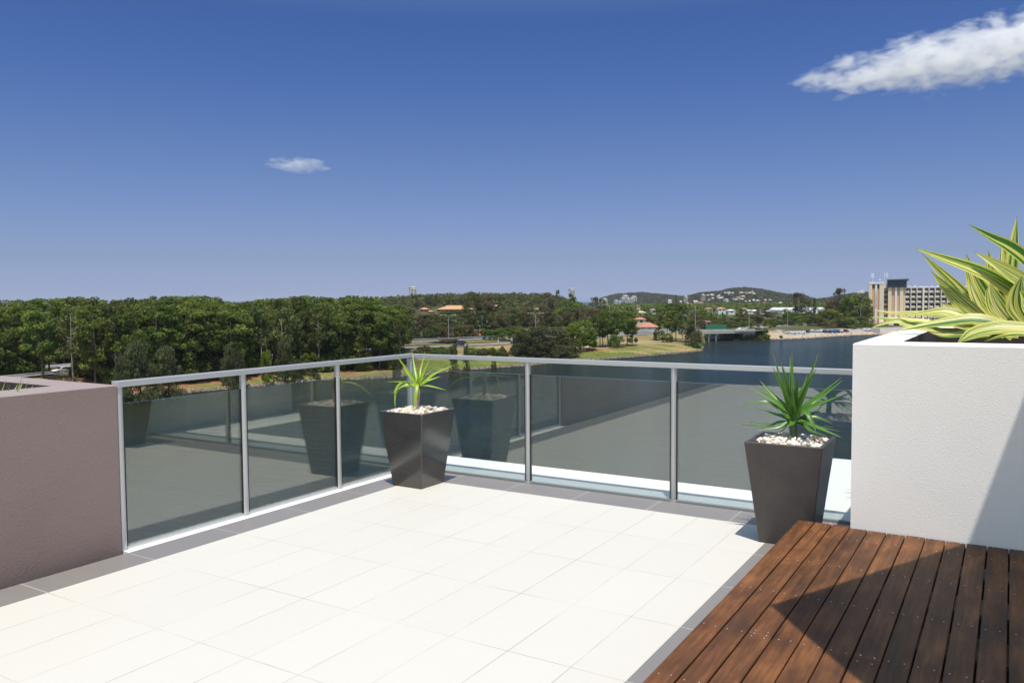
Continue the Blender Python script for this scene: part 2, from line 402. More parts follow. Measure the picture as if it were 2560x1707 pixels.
def post(x, y, ax):
    q = MB(); n = 20
    q.tube([(x, y, -.002), (x, y, PZ)], .0225, n)
    q.tube([(x, y, .0005), (x, y, .006)], .03, n)
    p_ = q.build('post', ALU, bal)
    g = MB()
    for s in (-1, 1):
        if ax == 'y': g.box(x - .009, x + .009, y + s * .0245 - .004, y + s * .0245 + .004, .012, .886)
        else: g.box(x + s * .0245 - .004, x + s * .0245 + .004, y - .009, y + .009, .012, .886)
    g.build('gasket', RUB, bal)
for y in LP: post(0, y, 'y')
for x in RP: post(x, 0, 'x')
q = MB(); q.cbox(-.026, .026, -.026, .026, -.002, PZ, .006); q.build('post', ALU, bal)
ys = [-.027] + LP
pane((0, -.03), (0, LP[0] + .028)); pane((0, LP[0] - .028), (0, LP[1] + .028)); pane((0, LP[1] - .028), (0, LP[2] + .028))
pane((.03, 0), (RP[0] - .028, 0)); pane((RP[0] + .028, 0), (RP[1] - .028, 0)); pane((RP[1] + .028, 0), (3.785, 0))
hw = .0285
def rail(poly):
    z0, z1, c = PZ, PZ + .036, .004
    n = len(poly); cx = sum(p[0] for p in poly) / n; cy = sum(p[1] for p in poly) / n
    q = MB(); q.prism(poly, z0, z1)
    o = q.build('handrail', ALU, bal)
    md = o.modifiers.new('b', 'BEVEL'); md.width = .004; md.segments = 2
rail([(-hw, -2.80), (hw, -2.80), (hw, -hw), (-hw, hw)])
rail([(-hw + .0006, hw), (hw + .0006, -hw), (3.79, -hw), (3.79, hw)])
q = MB(); q.box(-.013, .013, -2.775, -.03, -.001, .017); q.box(.03, 3.785, -.013, .013, -.001, .017); q.build('base_channel', ALU, bal)

# ------------------------------------------------------------------ timber deck
def wood():
    m = bpy.data.materials.new('oiled_hardwood'); m.use_nodes = True
    n, l = m.node_tree.nodes, m.node_tree.links; b = n['Principled BSDF']
    tc = n.new('ShaderNodeTexCoord'); at = n.new('ShaderNodeAttribute'); at.attribute_name = 'tint'
    mp = n.new('ShaderNodeMapping'); mp.inputs['Scale'].default_value = (45, 2.2, 10)
    ad = n.new('ShaderNodeVectorMath'); sc = n.new('ShaderNodeVectorMath'); sc.operation = 'SCALE'; sc.inputs['Scale'].default_value = 31
    l.new(at.outputs['Color'], sc.inputs[0]); l.new(tc.outputs['Object'], ad.inputs[0]); l.new(sc.outputs[0], ad.inputs[1]); l.new(ad.outputs[0], mp.inputs[0])
    t = n.new('ShaderNodeTexNoise'); t.inputs['Scale'].default_value = 1; t.inputs['Detail'].default_value = 7; t.inputs['Roughness'].default_value = .65; t.inputs['Distortion'].default_value = .4
    l.new(mp.outputs[0], t.inputs['Vector'])
    mp2 = n.new('ShaderNodeMapping'); mp2.inputs['Scale'].default_value = (9, 3.2, 3); l.new(ad.outputs[0], mp2.inputs[0])
    t2 = n.new('ShaderNodeTexNoise'); t2.inputs['Scale'].default_value = 1; t2.inputs['Detail'].default_value = 6; t2.inputs['Roughness'].default_value = .6; l.new(mp2.outputs[0], t2.inputs['Vector'])
    r1 = n.new('ShaderNodeValToRGB'); e = r1.color_ramp.elements
    e[0].position = .36; e[0].color = (.050, .026, .015, 1); e[1].position = .66; e[1].color = (.235, .098, .036, 1)
    k = e.new(.5); k.color = (.112, .048, .020, 1)
    mxf = n.new('ShaderNodeMix'); mxf.inputs[0].default_value = .55; l.new(t.outputs['Fac'], mxf.inputs[2]); l.new(t2.outputs['Fac'], mxf.inputs[3])
    l.new(mxf.outputs[0], r1.inputs[0])
    h = n.new('ShaderNodeHueSaturation'); mr = n.new('ShaderNodeMapRange'); mr.inputs['To Min'].default_value = .72; mr.inputs['To Max'].default_value = 1.25
    l.new(at.outputs['Fac'], mr.inputs['Value']); l.new(mr.outputs[0], h.inputs['Value']); l.new(r1.outputs[0], h.inputs['Color'])
    l.new(h.outputs[0], b.inputs['Base Color'])
    b.inputs['Roughness'].default_value = .55; b.inputs['Specular IOR Level'].default_value = .2
    bp = n.new('ShaderNodeBump'); bp.inputs['Strength'].default_value = .25; bp.inputs['Distance'].default_value = .002
    l.new(t.outputs['Fac'], bp.inputs['Height']); l.new(bp.outputs[0], b.inputs['Normal'])
    return m
WOOD = wood(); STEEL = mat('stainless_screw', (.62, .58, .53), .4, metal=.5)
deck = empty('timber_deck', (3.5, -.83, 0), 0, 'raised reddish brown timber deck of long narrow screwed boards', 'deck')
rng = random.Random(5)
bd = MB(); tint = []; scr = MB(); nb = 42; pitch = .0954
rows = [-.878, -1.085] + [-1.581 - .4975 * k for k in range(14)]
butts = {2: [-2.57], 6: [-2.6], 4: [-4.1], 9: [-4.6], 1: [-5.1], 12: [-3.1], 15: [-5.6], 18: [-2.1]}
for i in range(nb):
    x0 = 3.506 + i * pitch + rng.uniform(-.0006, .0006); x1 = x0 + pitch - rng.uniform(.0045, .0075)
    if i < 3: y1 = -.826 + rng.uniform(-.004, .004)
    else: y1 = -.852 + rng.uniform(-.008, .005)
    cuts = [y1] + butts.get(i, []) + [-8.6]
    for a, c in zip(cuts, cuts[1:]):
        n0 = len(bd.v); dz = rng.uniform(-.0008, .0008)
        bd.cbox(x0 - 3.5, x1 - 3.5, c + .0015 + .83, a - .0015 + .83, .18 + dz, .2 + dz, .0028)
        tint += [(rng.random(), rng.random(), rng.random())] * (len(bd.v) - n0)
    for y in rows:
        if y > y1 - .01: continue
        for dx in (.02, .068):
            cx = x0 + dx + rng.uniform(-.004, .004) - 3.5; cy = y + rng.uniform(-.006, .006) + .83
            scr.tube([(cx, cy, .199), (cx, cy, .2012)], .0028, 6)
    for c in butts.get(i, []):
        for s in (-.03, .03):
            for dx in (.02, .068):
                scr.tube([(x0 + dx - 3.5, c + s + .83, .199), (x0 + dx - 3.5, c + s + .83, .2012)], .0028, 6)
o = bd.build('deck_boards', WOOD, deck)
a = o.data.color_attributes.new('tint', 'FLOAT_COLOR', 'POINT')
for i, t_ in enumerate(tint): a.data[i].color = (*t_, 1)
tag(scr.build('screws', STEEL, deck), kind='stuff')
fr = MB(); FRM = mat('joist_timber', (.05, .025, .015), .8)
fr.box(.012, .03, -7.75, -.01, .006, .178)
for k in range(17): fr.box(.04, 4.0, -.07 - k * .4975, -.03 - k * .4975, .09, .176)
fr.build('frame', FRM, deck)

# ------------------------------------------------------------------ pots, pebbles, yuccas
def pot_mat(name, col, rough, speck):
    m = mat(name, col, rough, spec=.6); m.node_tree.nodes['Principled BSDF'].inputs['Coat Weight'].default_value = .7 if rough < .3 else .15; m.node_tree.nodes['Principled BSDF'].inputs['Coat Roughness'].default_value = .12
    n, l = m.node_tree.nodes, m.node_tree.links; b = n['Principled BSDF']; tc = n.new('ShaderNodeTexCoord')
    v = n.new('ShaderNodeTexVoronoi'); v.inputs['Scale'].default_value = 170; l.new(tc.outputs['Object'], v.inputs['Vector'])
    r_ = n.new('ShaderNodeMapRange'); r_.inputs['From Min'].default_value = .05; r_.inputs['From Max'].default_value = .20; r_.inputs['To Min'].default_value = speck; r_.inputs['To Max'].default_value = 0
    l.new(v.outputs['Distance'], r_.inputs['Value'])
    wn2 = n.new('ShaderNodeMath'); wn2.operation = 'MULTIPLY'; sp = n.new('ShaderNodeSeparateXYZ'); l.new(v.outputs['Color'], sp.inputs[0])
    g = n.new('ShaderNodeMath'); g.operation = 'GREATER_THAN'; g.inputs[1].default_value = .60; l.new(sp.outputs[0], g.inputs[0])
    l.new(g.outputs[0], wn2.inputs[0]); l.new(r_.outputs[0], wn2.inputs[1])
    t = n.new('ShaderNodeTexNoise'); t.inputs['Scale'].default_value = 6; t.inputs['Detail'].default_value = 8; t.inputs['Roughness'].default_value = .7; l.new(tc.outputs['Object'], t.inputs['Vector'])
    mx0 = n.new('ShaderNodeMix'); mx0.data_type = 'RGBA'; l.new(t.outputs['Fac'], mx0.inputs[0])
    mx0.inputs[6].default_value = (*[c * .35 for c in col], 1); mx0.inputs[7].default_value = (*[c * 2.1 for c in col], 1)
    mx = n.new('ShaderNodeMix'); mx.data_type = 'RGBA'; l.new(wn2.outputs[0], mx.inputs[0]); l.new(mx0.outputs[2], mx.inputs[6]); mx.inputs[7].default_value = (.5, .47, .43, 1)
    l.new(mx.outputs[2], b.inputs['Base Color'])
    rr = n.new('ShaderNodeMapRange'); rr.inputs['To Min'].default_value = rough - .07; rr.inputs['To Max'].default_value = rough + .12
    l.new(t.outputs['Fac'], rr.inputs['Value']); l.new(rr.outputs[0], b.inputs['Roughness'])
    return m
def pot(cx, cy, rz, wb, wt, h, m, label):
    t = empty('planter_pot', (cx, cy, .004), rz, label, 'planter pot', 'square tapered planter pots')
    th = .022; q = MB()
    def ring(w, z, c=.006):
        return [(-w + c, -w, z), (w - c, -w, z), (w, -w + c, z), (w, w - c, z), (w - c, w, z), (-w + c, w, z), (-w, w - c, z), (-w, -w + c, z)]
    rings = [ring(wb - .01, 0), ring(wb, .0), ring(wb + (wt - wb) * .995, h - .004), ring(wt - .003, h), ring(wt - th, h, .003), ring(wt - th - (wt - wb) * .12, h - .07, .003)]
    v = []; f = []
    for r_ in rings: v += r_
    for k in range(len(rings) - 1):
        for i in range(8): f.append((k * 8 + i, k * 8 + (i + 1) % 8, (k + 1) * 8 + (i + 1) % 8, (k + 1) * 8 + i))
    f.append(tuple(range(len(v) - 8, len(v)))); f.append(tuple(range(8))[::-1])
    q.add(v, f); q.build('pot_body', m, t)
    return t
pot(.4602, -.4927, -.0193, .1467, .2182, .604, pot_mat('polished_black_stone', (.026, .023, .021), .20, .35), 'glossy black tapered pot in the balustrade corner')
pot(3.402, -.5638, .0127, .1517, .226, .620, pot_mat('dark_brown_terrazzo', (.040, .032, .030), .42, .5), 'matt dark brown speckled tapered pot beside the deck')
def stone_mat():
    m = mat('pebble_stone', (.6, .5, .4), .75); n, l = m.node_tree.nodes, m.node_tree.links
    a_ = n.new('ShaderNodeAttribute'); a_.attribute_name = 'tint'; l.new(a_.outputs['Color'], n['Principled BSDF'].inputs['Base Color']); return m
STONE = stone_mat()
def ico(sub=1):
    import bmesh
    b_ = bmesh.new(); bmesh.ops.create_icosphere(b_, subdivisions=sub, radius=1)
    V = np.array([v.co[:] for v in b_.verts]); F = np.array([[v.index for v in f.verts] for f in b_.faces]); b_.free(); return V, F
IV, IF = ico(2)
def pebbles(cx, cy, z, w, n_, cols, rs, label, szs=(.009, .021)):
    rg = np.random.RandomState(rs); VV = []; FF = []; TT = []; base = 0
    for k in range(n_):
        s = rg.uniform(*szs); x, y = rg.uniform(-w, w, 2); d = max(abs(x), abs(y)) / w
        zz = rg.uniform(-.012, .012) + .022 * (1 - d ** 2)
        sc = s * rg.uniform(.6, 1.25, 3) * np.array([1.15, 1, .8])
        ph = rg.uniform(0, 10, 3)
        V = IV.copy(); V = V * (1 + .22 * np.sin(V @ rg.normal(size=(3, 3)) * 2.2 + ph).sum(1, keepdims=True) * .6)
        V = np.sign(V) * np.abs(V) ** .85
        A = rg.normal(size=(3, 3)); Q, _ = np.linalg.qr(A)
        V = (V * sc) @ Q.T + np.array([x, y, zz])
        VV.append(V); FF.append(IF + base); base += len(V)
        c = np.array(cols[rg.choice(len(cols))]) * rg.uniform(.75, 1.1); TT.append(np.tile(c, (len(V), 1)))
    o = np_mesh('pebbles', np.vstack(VV), np.vstack(FF), STONE, tint=np.vstack(TT), smooth=False)
    o.location = (cx, cy, z); return tag(o, label, 'pebbles', kind='stuff')
pebbles(.4602, -.4927, .590, .180, 800, [(.72, .62, .49), (.78, .70, .60), (.62, .50, .36), (.8, .76, .7), (.45, .34, .24)], 1, 'cream and tan pebbles filling the glossy pot in the corner', (.007, .0145))
pebbles(3.402, -.5638, .600, .188, 560, [(.74, .71, .66), (.66, .63, .58), (.8, .76, .68), (.78, .75, .70), (.36, .34, .33), (.7, .60, .46), (.72, .70, .66), (.42, .25, .16)], 2, 'white and grey pebbles filling the brown speckled pot', (.010, .019))

def leaf(pts, hw, nrm, fold=.35, nseg=14, prof=None):
    """curved blade: control points base->tip, half width, up hint of the upper side. returns V, F, uv"""
    P = [Vector(p) for p in pts]; k = len(P) - 1
    def cr(t):
        s = t * k; i = min(int(s), k - 1); f_ = s - i
        p0 = P[i - 1] if i > 0 else P[0] * 2 - P[1]; p1 = P[i]; p2 = P[i + 1]; p3 = P[i + 2] if i + 2 <= k else P[k] * 2 - P[k - 1]
        return .5 * ((2 * p1) + (p2 - p0) * f_ + (2 * p0 - 5 * p1 + 4 * p2 - p3) * f_ ** 2 + (3 * p1 - p0 - 3 * p2 + p3) * f_ ** 3)
    V = []; F = []; UV = []; nrm = Vector(nrm).normalized()
    prof = prof or (lambda t: (.55 + .45 * min(1, t / .35)) * (1 - max(0, (t - .35) / .65) ** 1.7) + .0)
    for j in range(nseg + 1):
        t = j / nseg; p = cr(t); tg = (cr(min(1, t + .01)) - cr(max(0, t - .01))).normalized()
        w = tg.cross(nrm)
        if w.length < .05: w = tg.orthogonal()
        w.normalize(); up = w.cross(tg).normalized()
        a_ = hw * max(prof(t), .012)
        for q_, c in enumerate((-1, -.5, 0, .5, 1)):
            V.append(p + w * (c * a_) + up * (fold * a_ * (abs(c) ** 1.3)))
            UV.append((.5 + c * .5, t))
    for j in range(nseg):
        for q_ in range(4):
            i0 = j * 5 + q_; F.append((i0, i0 + 1, i0 + 6, i0 + 5))
    return V, F, UV
def leaves_mesh(name, L, m, parent=None, tints=None, rs=0):
    V = []; F = []; UV = []; T = []; rg = random.Random(rs)
    for (pts, hw, nrm, fold) in L:
        v, f, uv = leaf(pts, hw, nrm, fold); b_ = len(V); V += [tuple(x) for x in v]; F += [tuple(i + b_ for i in q_) for q_ in f]; UV += uv
        c = (rg.random(), rg.random(), rg.random()); T += [c] * len(v)
    return np_mesh(name, np.array(V), np.array(F), m, parent, True, tint=np.array(T), uv=np.array(UV))
def leaf_mat(name, c1, c2, edge=None, rough=.38):
    m = bpy.data.materials.new(name); m.use_nodes = True
    n, l = m.node_tree.nodes, m.node_tree.links; b = n['Principled BSDF']; out = n['Material Output']
    at = n.new('ShaderNodeAttribute'); at.attribute_name = 'tint'
    uv = n.new('ShaderNodeUVMap'); sp = n.new('ShaderNodeSeparateXYZ'); l.new(uv.outputs[0], sp.inputs[0])
    cm = n.new('ShaderNodeCombineXYZ')
    def mth(op, a, b_=None):
        q = n.new('ShaderNodeMath'); q.operation = op
        for i, x in enumerate((a, b_)):
            if x is None: continue
            if isinstance(x, (int, float)): q.inputs[i].default_value = x
            else: l.new(x, q.inputs[i])
        return q.outputs[0]
    l.new(mth('MULTIPLY', sp.outputs[0], 9), cm.inputs[0]); l.new(mth('MULTIPLY', sp.outputs[1], .8), cm.inputs[1]); l.new(mth('MULTIPLY', at.outputs['Fac'], 40), cm.inputs[2])
    t = n.new('ShaderNodeTexNoise'); t.inputs['Scale'].default_value = 1; t.inputs['Detail'].default_value = 3; l.new(cm.outputs[0], t.inputs['Vector'])
    f = mth('ADD', mth('MULTIPLY', t.outputs['Fac'], .7), mth('MULTIPLY', at.outputs['Fac'], .4))
    mx = n.new('ShaderNodeMix'); mx.data_type = 'RGBA'; mx.inputs[6].default_value = (*c1, 1); mx.inputs[7].default_value = (*c2, 1); l.new(f, mx.inputs[0])
    tp = n.new('ShaderNodeMapRange'); tp.inputs['From Min'].default_value = .90; tp.inputs['From Max'].default_value = .985; l.new(sp.outputs[1], tp.inputs['Value'])
    mt = n.new('ShaderNodeMix'); mt.data_type = 'RGBA'; l.new(tp.outputs[0], mt.inputs[0]); l.new(mx.outputs[2], mt.inputs[6]); mt.inputs[7].default_value = (.28, .20, .07, 1); mx = mt
    l.new(mx.outputs[2], b.inputs['Base Color']); b.inputs['Roughness'].default_value = rough
    tr = n.new('ShaderNodeBsdfTranslucent'); ms = n.new('ShaderNodeMixShader'); ms.inputs[0].default_value = .22
    l.new(mx.outputs[2], tr.inputs[0]); l.new(b.outputs[0], ms.inputs[1]); l.new(tr.outputs[0], ms.inputs[2]); l.new(ms.outputs[0], out.inputs[0])
    return m
YUC1 = leaf_mat('yucca_leaf_lime', (.17, .31, .018), (.40, .54, .05))
YUC2 = leaf_mat('yucca_leaf_green', (.035, .115, .016), (.125, .275, .032))
BARK = mat('cane_bark', (.30, .20, .13), .85, bump=(90, .8, .004), noise_col=(60, (.52, .40, .28), 3))
GSTEM = mat('green_stem', (.05, .11, .02), .6, noise_col=(20, (.12, .16, .05), 3))
def Z2(a, b): return (640 + a / 3.672, 850 + b / 3.672)
def Z4(a, b): return (1760 + a / 2.936, 850 + b / 2.936)
# yucca in the corner pot: blades given as photo columns/rows plus their depth in the crown
yc = empty('yucca_plant', (.4602, -.4927, .585), 0, 'small lime green yucca on a bare cane in the glossy black pot', 'yucca')
inv = Matrix.Translation(-Vector(yc.location))
def bl(zf, pts, y0, dys):
    out = []
    for (a_, b_), dy in zip(pts, dys): out.append(inv_now @ at_y(*zf(a_, b_), y0 + dy))
    return out
inv_now = inv; y0 = -.49
L = []
viewn = (Vector((.46, -.49, .8)) - CAM).normalized() * -1
for tip, mid, hw, dt, upw in (
    ((1280, 130), (1385, 270), .011, -.10, .3), ((1432, 100), (1455, 250), .010, .12, .2), ((1557, 102), (1515, 250), .009, .15, .2),
    ((1605, 150), (1545, 280), .011, .05, .4), ((1660, 228), (1570, 320), .012, -.10, .5), ((1838, 222), (1660, 300), .013, .10, .5),
    ((1752, 462), (1630, 432), .012, -.05, .7), ((1185, 385), (1320, 385), .012, .05, .7), ((1228, 502), (1350, 420), .011, -.10, .6),
    ((1262, 540), (1330, 440), .010, .12, .5), ((1390, 370), (1430, 400), .010, -.12, .4), ((1500, 300), (1490, 350), .012, -.05, .1), ((1340, 240), (1410, 330), .009, .1, .4), ((1700, 330), (1590, 370), .010, .16, .5)):
    n_ = (viewn * (1 - upw) + Vector((0, 0, 1)) * upw)
    base = (1487 + (mid[0] - 1487) * .06, 425)
    q1 = ((base[0] + mid[0]) / 2, (base[1] + mid[1]) / 2 - 6)
    L.append((bl(Z2, [base, q1, mid, tip], y0, [0, dt * .25, dt * .55, dt]), hw * 1.15, n_, .35))
L.append((bl(Z2, [(1480, 430), (1478, 400), (1470, 480), (1455, 580), (1438, 655)], y0, [-.02, -.06, -.11, -.13, -.14]), .015, viewn, .3))
L.append((bl(Z2, [(1470, 430), (1360, 385), (1290, 440), (1276, 540), (1280, 640)], y0, [-.02, -.03, -.06, -.08, -.08]), .011, viewn * .6 + Vector((0, 0, .4)), .3))
leaves_mesh('foliage', L, YUC1, yc, rs=3)
q = MB(); q.tube(bl(Z2, [(1478, 640), (1484, 560), (1495, 480), (1487, 425), (1487, 405)], y0, [0] * 5), [.020, .015, .013, .012, .008], 10); q.build('trunk', BARK, yc)
# yucca in the brown pot
yc = empty('yucca_plant', (3.402, -.5638, .595), 0, 'bushy dark green yucca with many pointed blades in the brown pot', 'yucca')
inv_now = Matrix.Translation(-Vector(yc.location)); y0 = -.56
viewn = (Vector((3.4, -.56, .9)) - CAM).normalized() * -1
L = []; rg = random.Random(8)
for tip, mid, hw, dt, upw in (
    ((505, 90), (575, 330), .011, .05, .2), ((645, 90), (650, 330), .012, .08, .1), ((630, 118), (640, 300), .010, .15, .1), ((840, 95), (760, 320), .012, .10, .2),
    ((562, 145), (615, 350), .013, -.05, .2), ((500, 190), (585, 370), .013, -.10, .3), ((828, 205), (740, 370), .013, -.04, .3), ((405, 292), (545, 440), .013, .10, .4),
    ((385, 320), (530, 430), .012, .18, .4), ((322, 345), (500, 440), .014, -.02, .5), ((1012, 272), (830, 420), .013, .06, .5), ((1025, 288), (850, 430), .011, .15, .5),
    ((1022, 402), (850, 470), .014, -.05, .5), ((228, 502), (430, 455), .013, -.06, .7), ((352, 488), (520, 545), .011, .14, .6), ((908, 487), (800, 540), .010, .10, .5),
    ((946, 616), (830, 570), .012, .06, .6), ((275, 590), (460, 620), .012, .16, .8), ((234, 615), (450, 640), .013, -.02, .8), ((385, 662), (540, 650), .012, -.12, .8),
    ((1008, 670), (840, 640), .012, .12, .8), ((1048, 732), (870, 660), .013, -.10, .8), ((905, 705), (790, 670), .011, -.15, .8), ((700, 270), (670, 400), .016, -.06, .1),
    ((655, 330), (650, 450), .018, -.08, .1), ((725, 330), (690, 430), .014, .03, .2), ((590, 300), (615, 420), .014, .02, .2), ((530, 480), (600, 560), .012, -.12, .5), ((818, 603), (740, 610), .014, -.14, .7), ((600, 640), (640, 620), .014, -.18, .7),
    ((450, 700), (570, 670), .010, .05, .8), ((960, 640), (800, 620), .010, .2, .8), ((580, 180), (620, 360), .010, .12, .2), ((760, 250), (710, 400), .011, .15, .2)):
    n_ = viewn * (1 - upw) + Vector((0, 0, 1)) * upw + Vector((rg.uniform(-.3, .3), 0, 0))
    by = 600 if mid[1] > 500 else 560
    base = (662 + (mid[0] - 662) * .08, by)
    q1 = ((base[0] + mid[0]) / 2, (base[1] + mid[1]) / 2 - 8)
    L.append((bl(Z4, [base, q1, mid, tip], y0, [0, dt * .25, dt * .55, dt]), hw * 1.35, n_, .4))
L.append((bl(Z4, [(680, 570), (715, 520), (760, 540), (800, 620), (822, 672)], y0, [-.02, -.06, -.12, -.15, -.16]), .016, viewn * .7 + Vector((0, 0, .3)), .3))
leaves_mesh('foliage', L, YUC2, yc, rs=4)
q = MB(); q.tube(bl(Z4, [(660, 740), (658, 680), (662, 600), (662, 540)], y0, [0] * 4), [.022, .019, .017, .010], 10); q.build('trunk', GSTEM, yc)

# ------------------------------------------------------------------ variegated plant in the white planter
def stripe_mat():
    m = bpy.data.materials.new('variegated_leaf'); m.use_nodes = True
    n, l = m.node_tree.nodes, m.node_tree.links; b = n['Principled BSDF']; out = n['Material Output']
    at = n.new('ShaderNodeAttribute'); at.attribute_name = 'tint'
    uv = n.new('ShaderNodeUVMap'); sp = n.new('ShaderNodeSeparateXYZ'); l.new(uv.outputs[0], sp.inputs[0])
    def mth(op, a, b_=None):
        q = n.new('ShaderNodeMath'); q.operation = op
        for i, x in enumerate((a, b_)):
            if x is None: continue
            if isinstance(x, (int, float)): q.inputs[i].default_value = x
            else: l.new(x, q.inputs[i])
        return q.outputs[0]
    def nz(su, sv, off, det=2):
        cm = n.new('ShaderNodeCombineXYZ'); l.new(mth('MULTIPLY', sp.outputs[0], su), cm.inputs[0]); l.new(mth('MULTIPLY', sp.outputs[1], sv), cm.inputs[1]); l.new(mth('ADD', mth('MULTIPLY', at.outputs['Fac'], 57), off), cm.inputs[2])
        t = n.new('ShaderNodeTexNoise'); t.inputs['Scale'].default_value = 1; t.inputs['Detail'].default_value = det; l.new(cm.outputs[0], t.inputs['Vector']); return t.outputs['Fac']
    r_ = n.new('ShaderNodeValToRGB'); e = r_.color_ramp.elements; r_.color_ramp.interpolation = 'LINEAR'
    st = [(0.0, (.030, .11, .010)), (.40, (.045, .17, .012)), (.425, (.46, .50, .04)), (.45, (.72, .64, .13)), (.485, (.70, .68, .30)), (.508, (.22, .30, .05)), (.545, (.17, .24, .06)), (.565, (.68, .67, .28)), (.60, (.74, .60, .06)), (.62, (.08, .24, .014)), (1, (.05, .18, .012))]
    e[0].position = st[0][0]; e[1].position = 1
    for p_, c in st[1:-1]: e.new(p_)
    for x, (p_, c) in zip(e, st): x.position = p_; x.color = (*c, 1)
    l.new(nz(3.9, .30, 0, 1), r_.inputs[0])
    fine = nz(42, .5, 9, 2)
    h = n.new('ShaderNodeHueSaturation'); mr = n.new('ShaderNodeMapRange'); mr.inputs['From Min'].default_value = .3; mr.inputs['From Max'].default_value = .7; mr.inputs['To Min'].default_value = .72; mr.inputs['To Max'].default_value = 1.15
    l.new(fine, mr.inputs['Value']); l.new(mr.outputs[0], h.inputs['Value'])
    mg = n.new('ShaderNodeMapRange'); mg.inputs['From Min'].default_value = .425; mg.inputs['From Max'].default_value = .445; l.new(mth('ABSOLUTE', mth('SUBTRACT', sp.outputs[0], .5)), mg.inputs['Value'])
    me_ = n.new('ShaderNodeMix'); me_.data_type = 'RGBA'; l.new(mg.outputs[0], me_.inputs[0]); l.new(r_.outputs[0], me_.inputs[6]); me_.inputs[7].default_value = (.62, .60, .10, 1); l.new(me_.outputs[2], h.inputs['Color'])
    # dry tips
    tipf = n.new('ShaderNodeMapRange'); tipf.inputs['From Min'].default_value = .955; tipf.inputs['From Max'].default_value = .99; l.new(sp.outputs[1], tipf.inputs['Value'])
    mx = n.new('ShaderNodeMix'); mx.data_type = 'RGBA'; l.new(tipf.outputs[0], mx.inputs[0]); l.new(h.outputs[0], mx.inputs[6]); mx.inputs[7].default_value = (.30, .17, .05, 1)
    l.new(mx.outputs[2], b.inputs['Base Color']); b.inputs['Roughness'].default_value = .36
    tr = n.new('ShaderNodeBsdfTranslucent'); ms = n.new('ShaderNodeMixShader'); ms.inputs[0].default_value = .25
    l.new(mx.outputs[2], tr.inputs[0]); l.new(b.outputs[0], ms.inputs[1]); l.new(tr.outputs[0], ms.inputs[2]); l.new(ms.outputs[0], out.inputs[0])
    bp = n.new('ShaderNodeBump'); bp.inputs['Strength'].default_value = .3; bp.inputs['Distance'].default_value = .003; l.new(fine, bp.inputs['Height']); l.new(bp.outputs[0], b.inputs['Normal'])
    return m
VAR = stripe_mat()
def ZR(a, b): return (1920 + a / 3.672, 500 + b / 3.672)
fp = empty('variegated_plant', (4.75, .55, 1.02), 0, 'large spiky plant with cream and green striped leaves in the white planter', 'plant')
inv_now = Matrix.Translation(-Vector(fp.location)); y0 = .55
viewn = (Vector((4.7, .5, 1.3)) - CAM).normalized() * -1
L = []
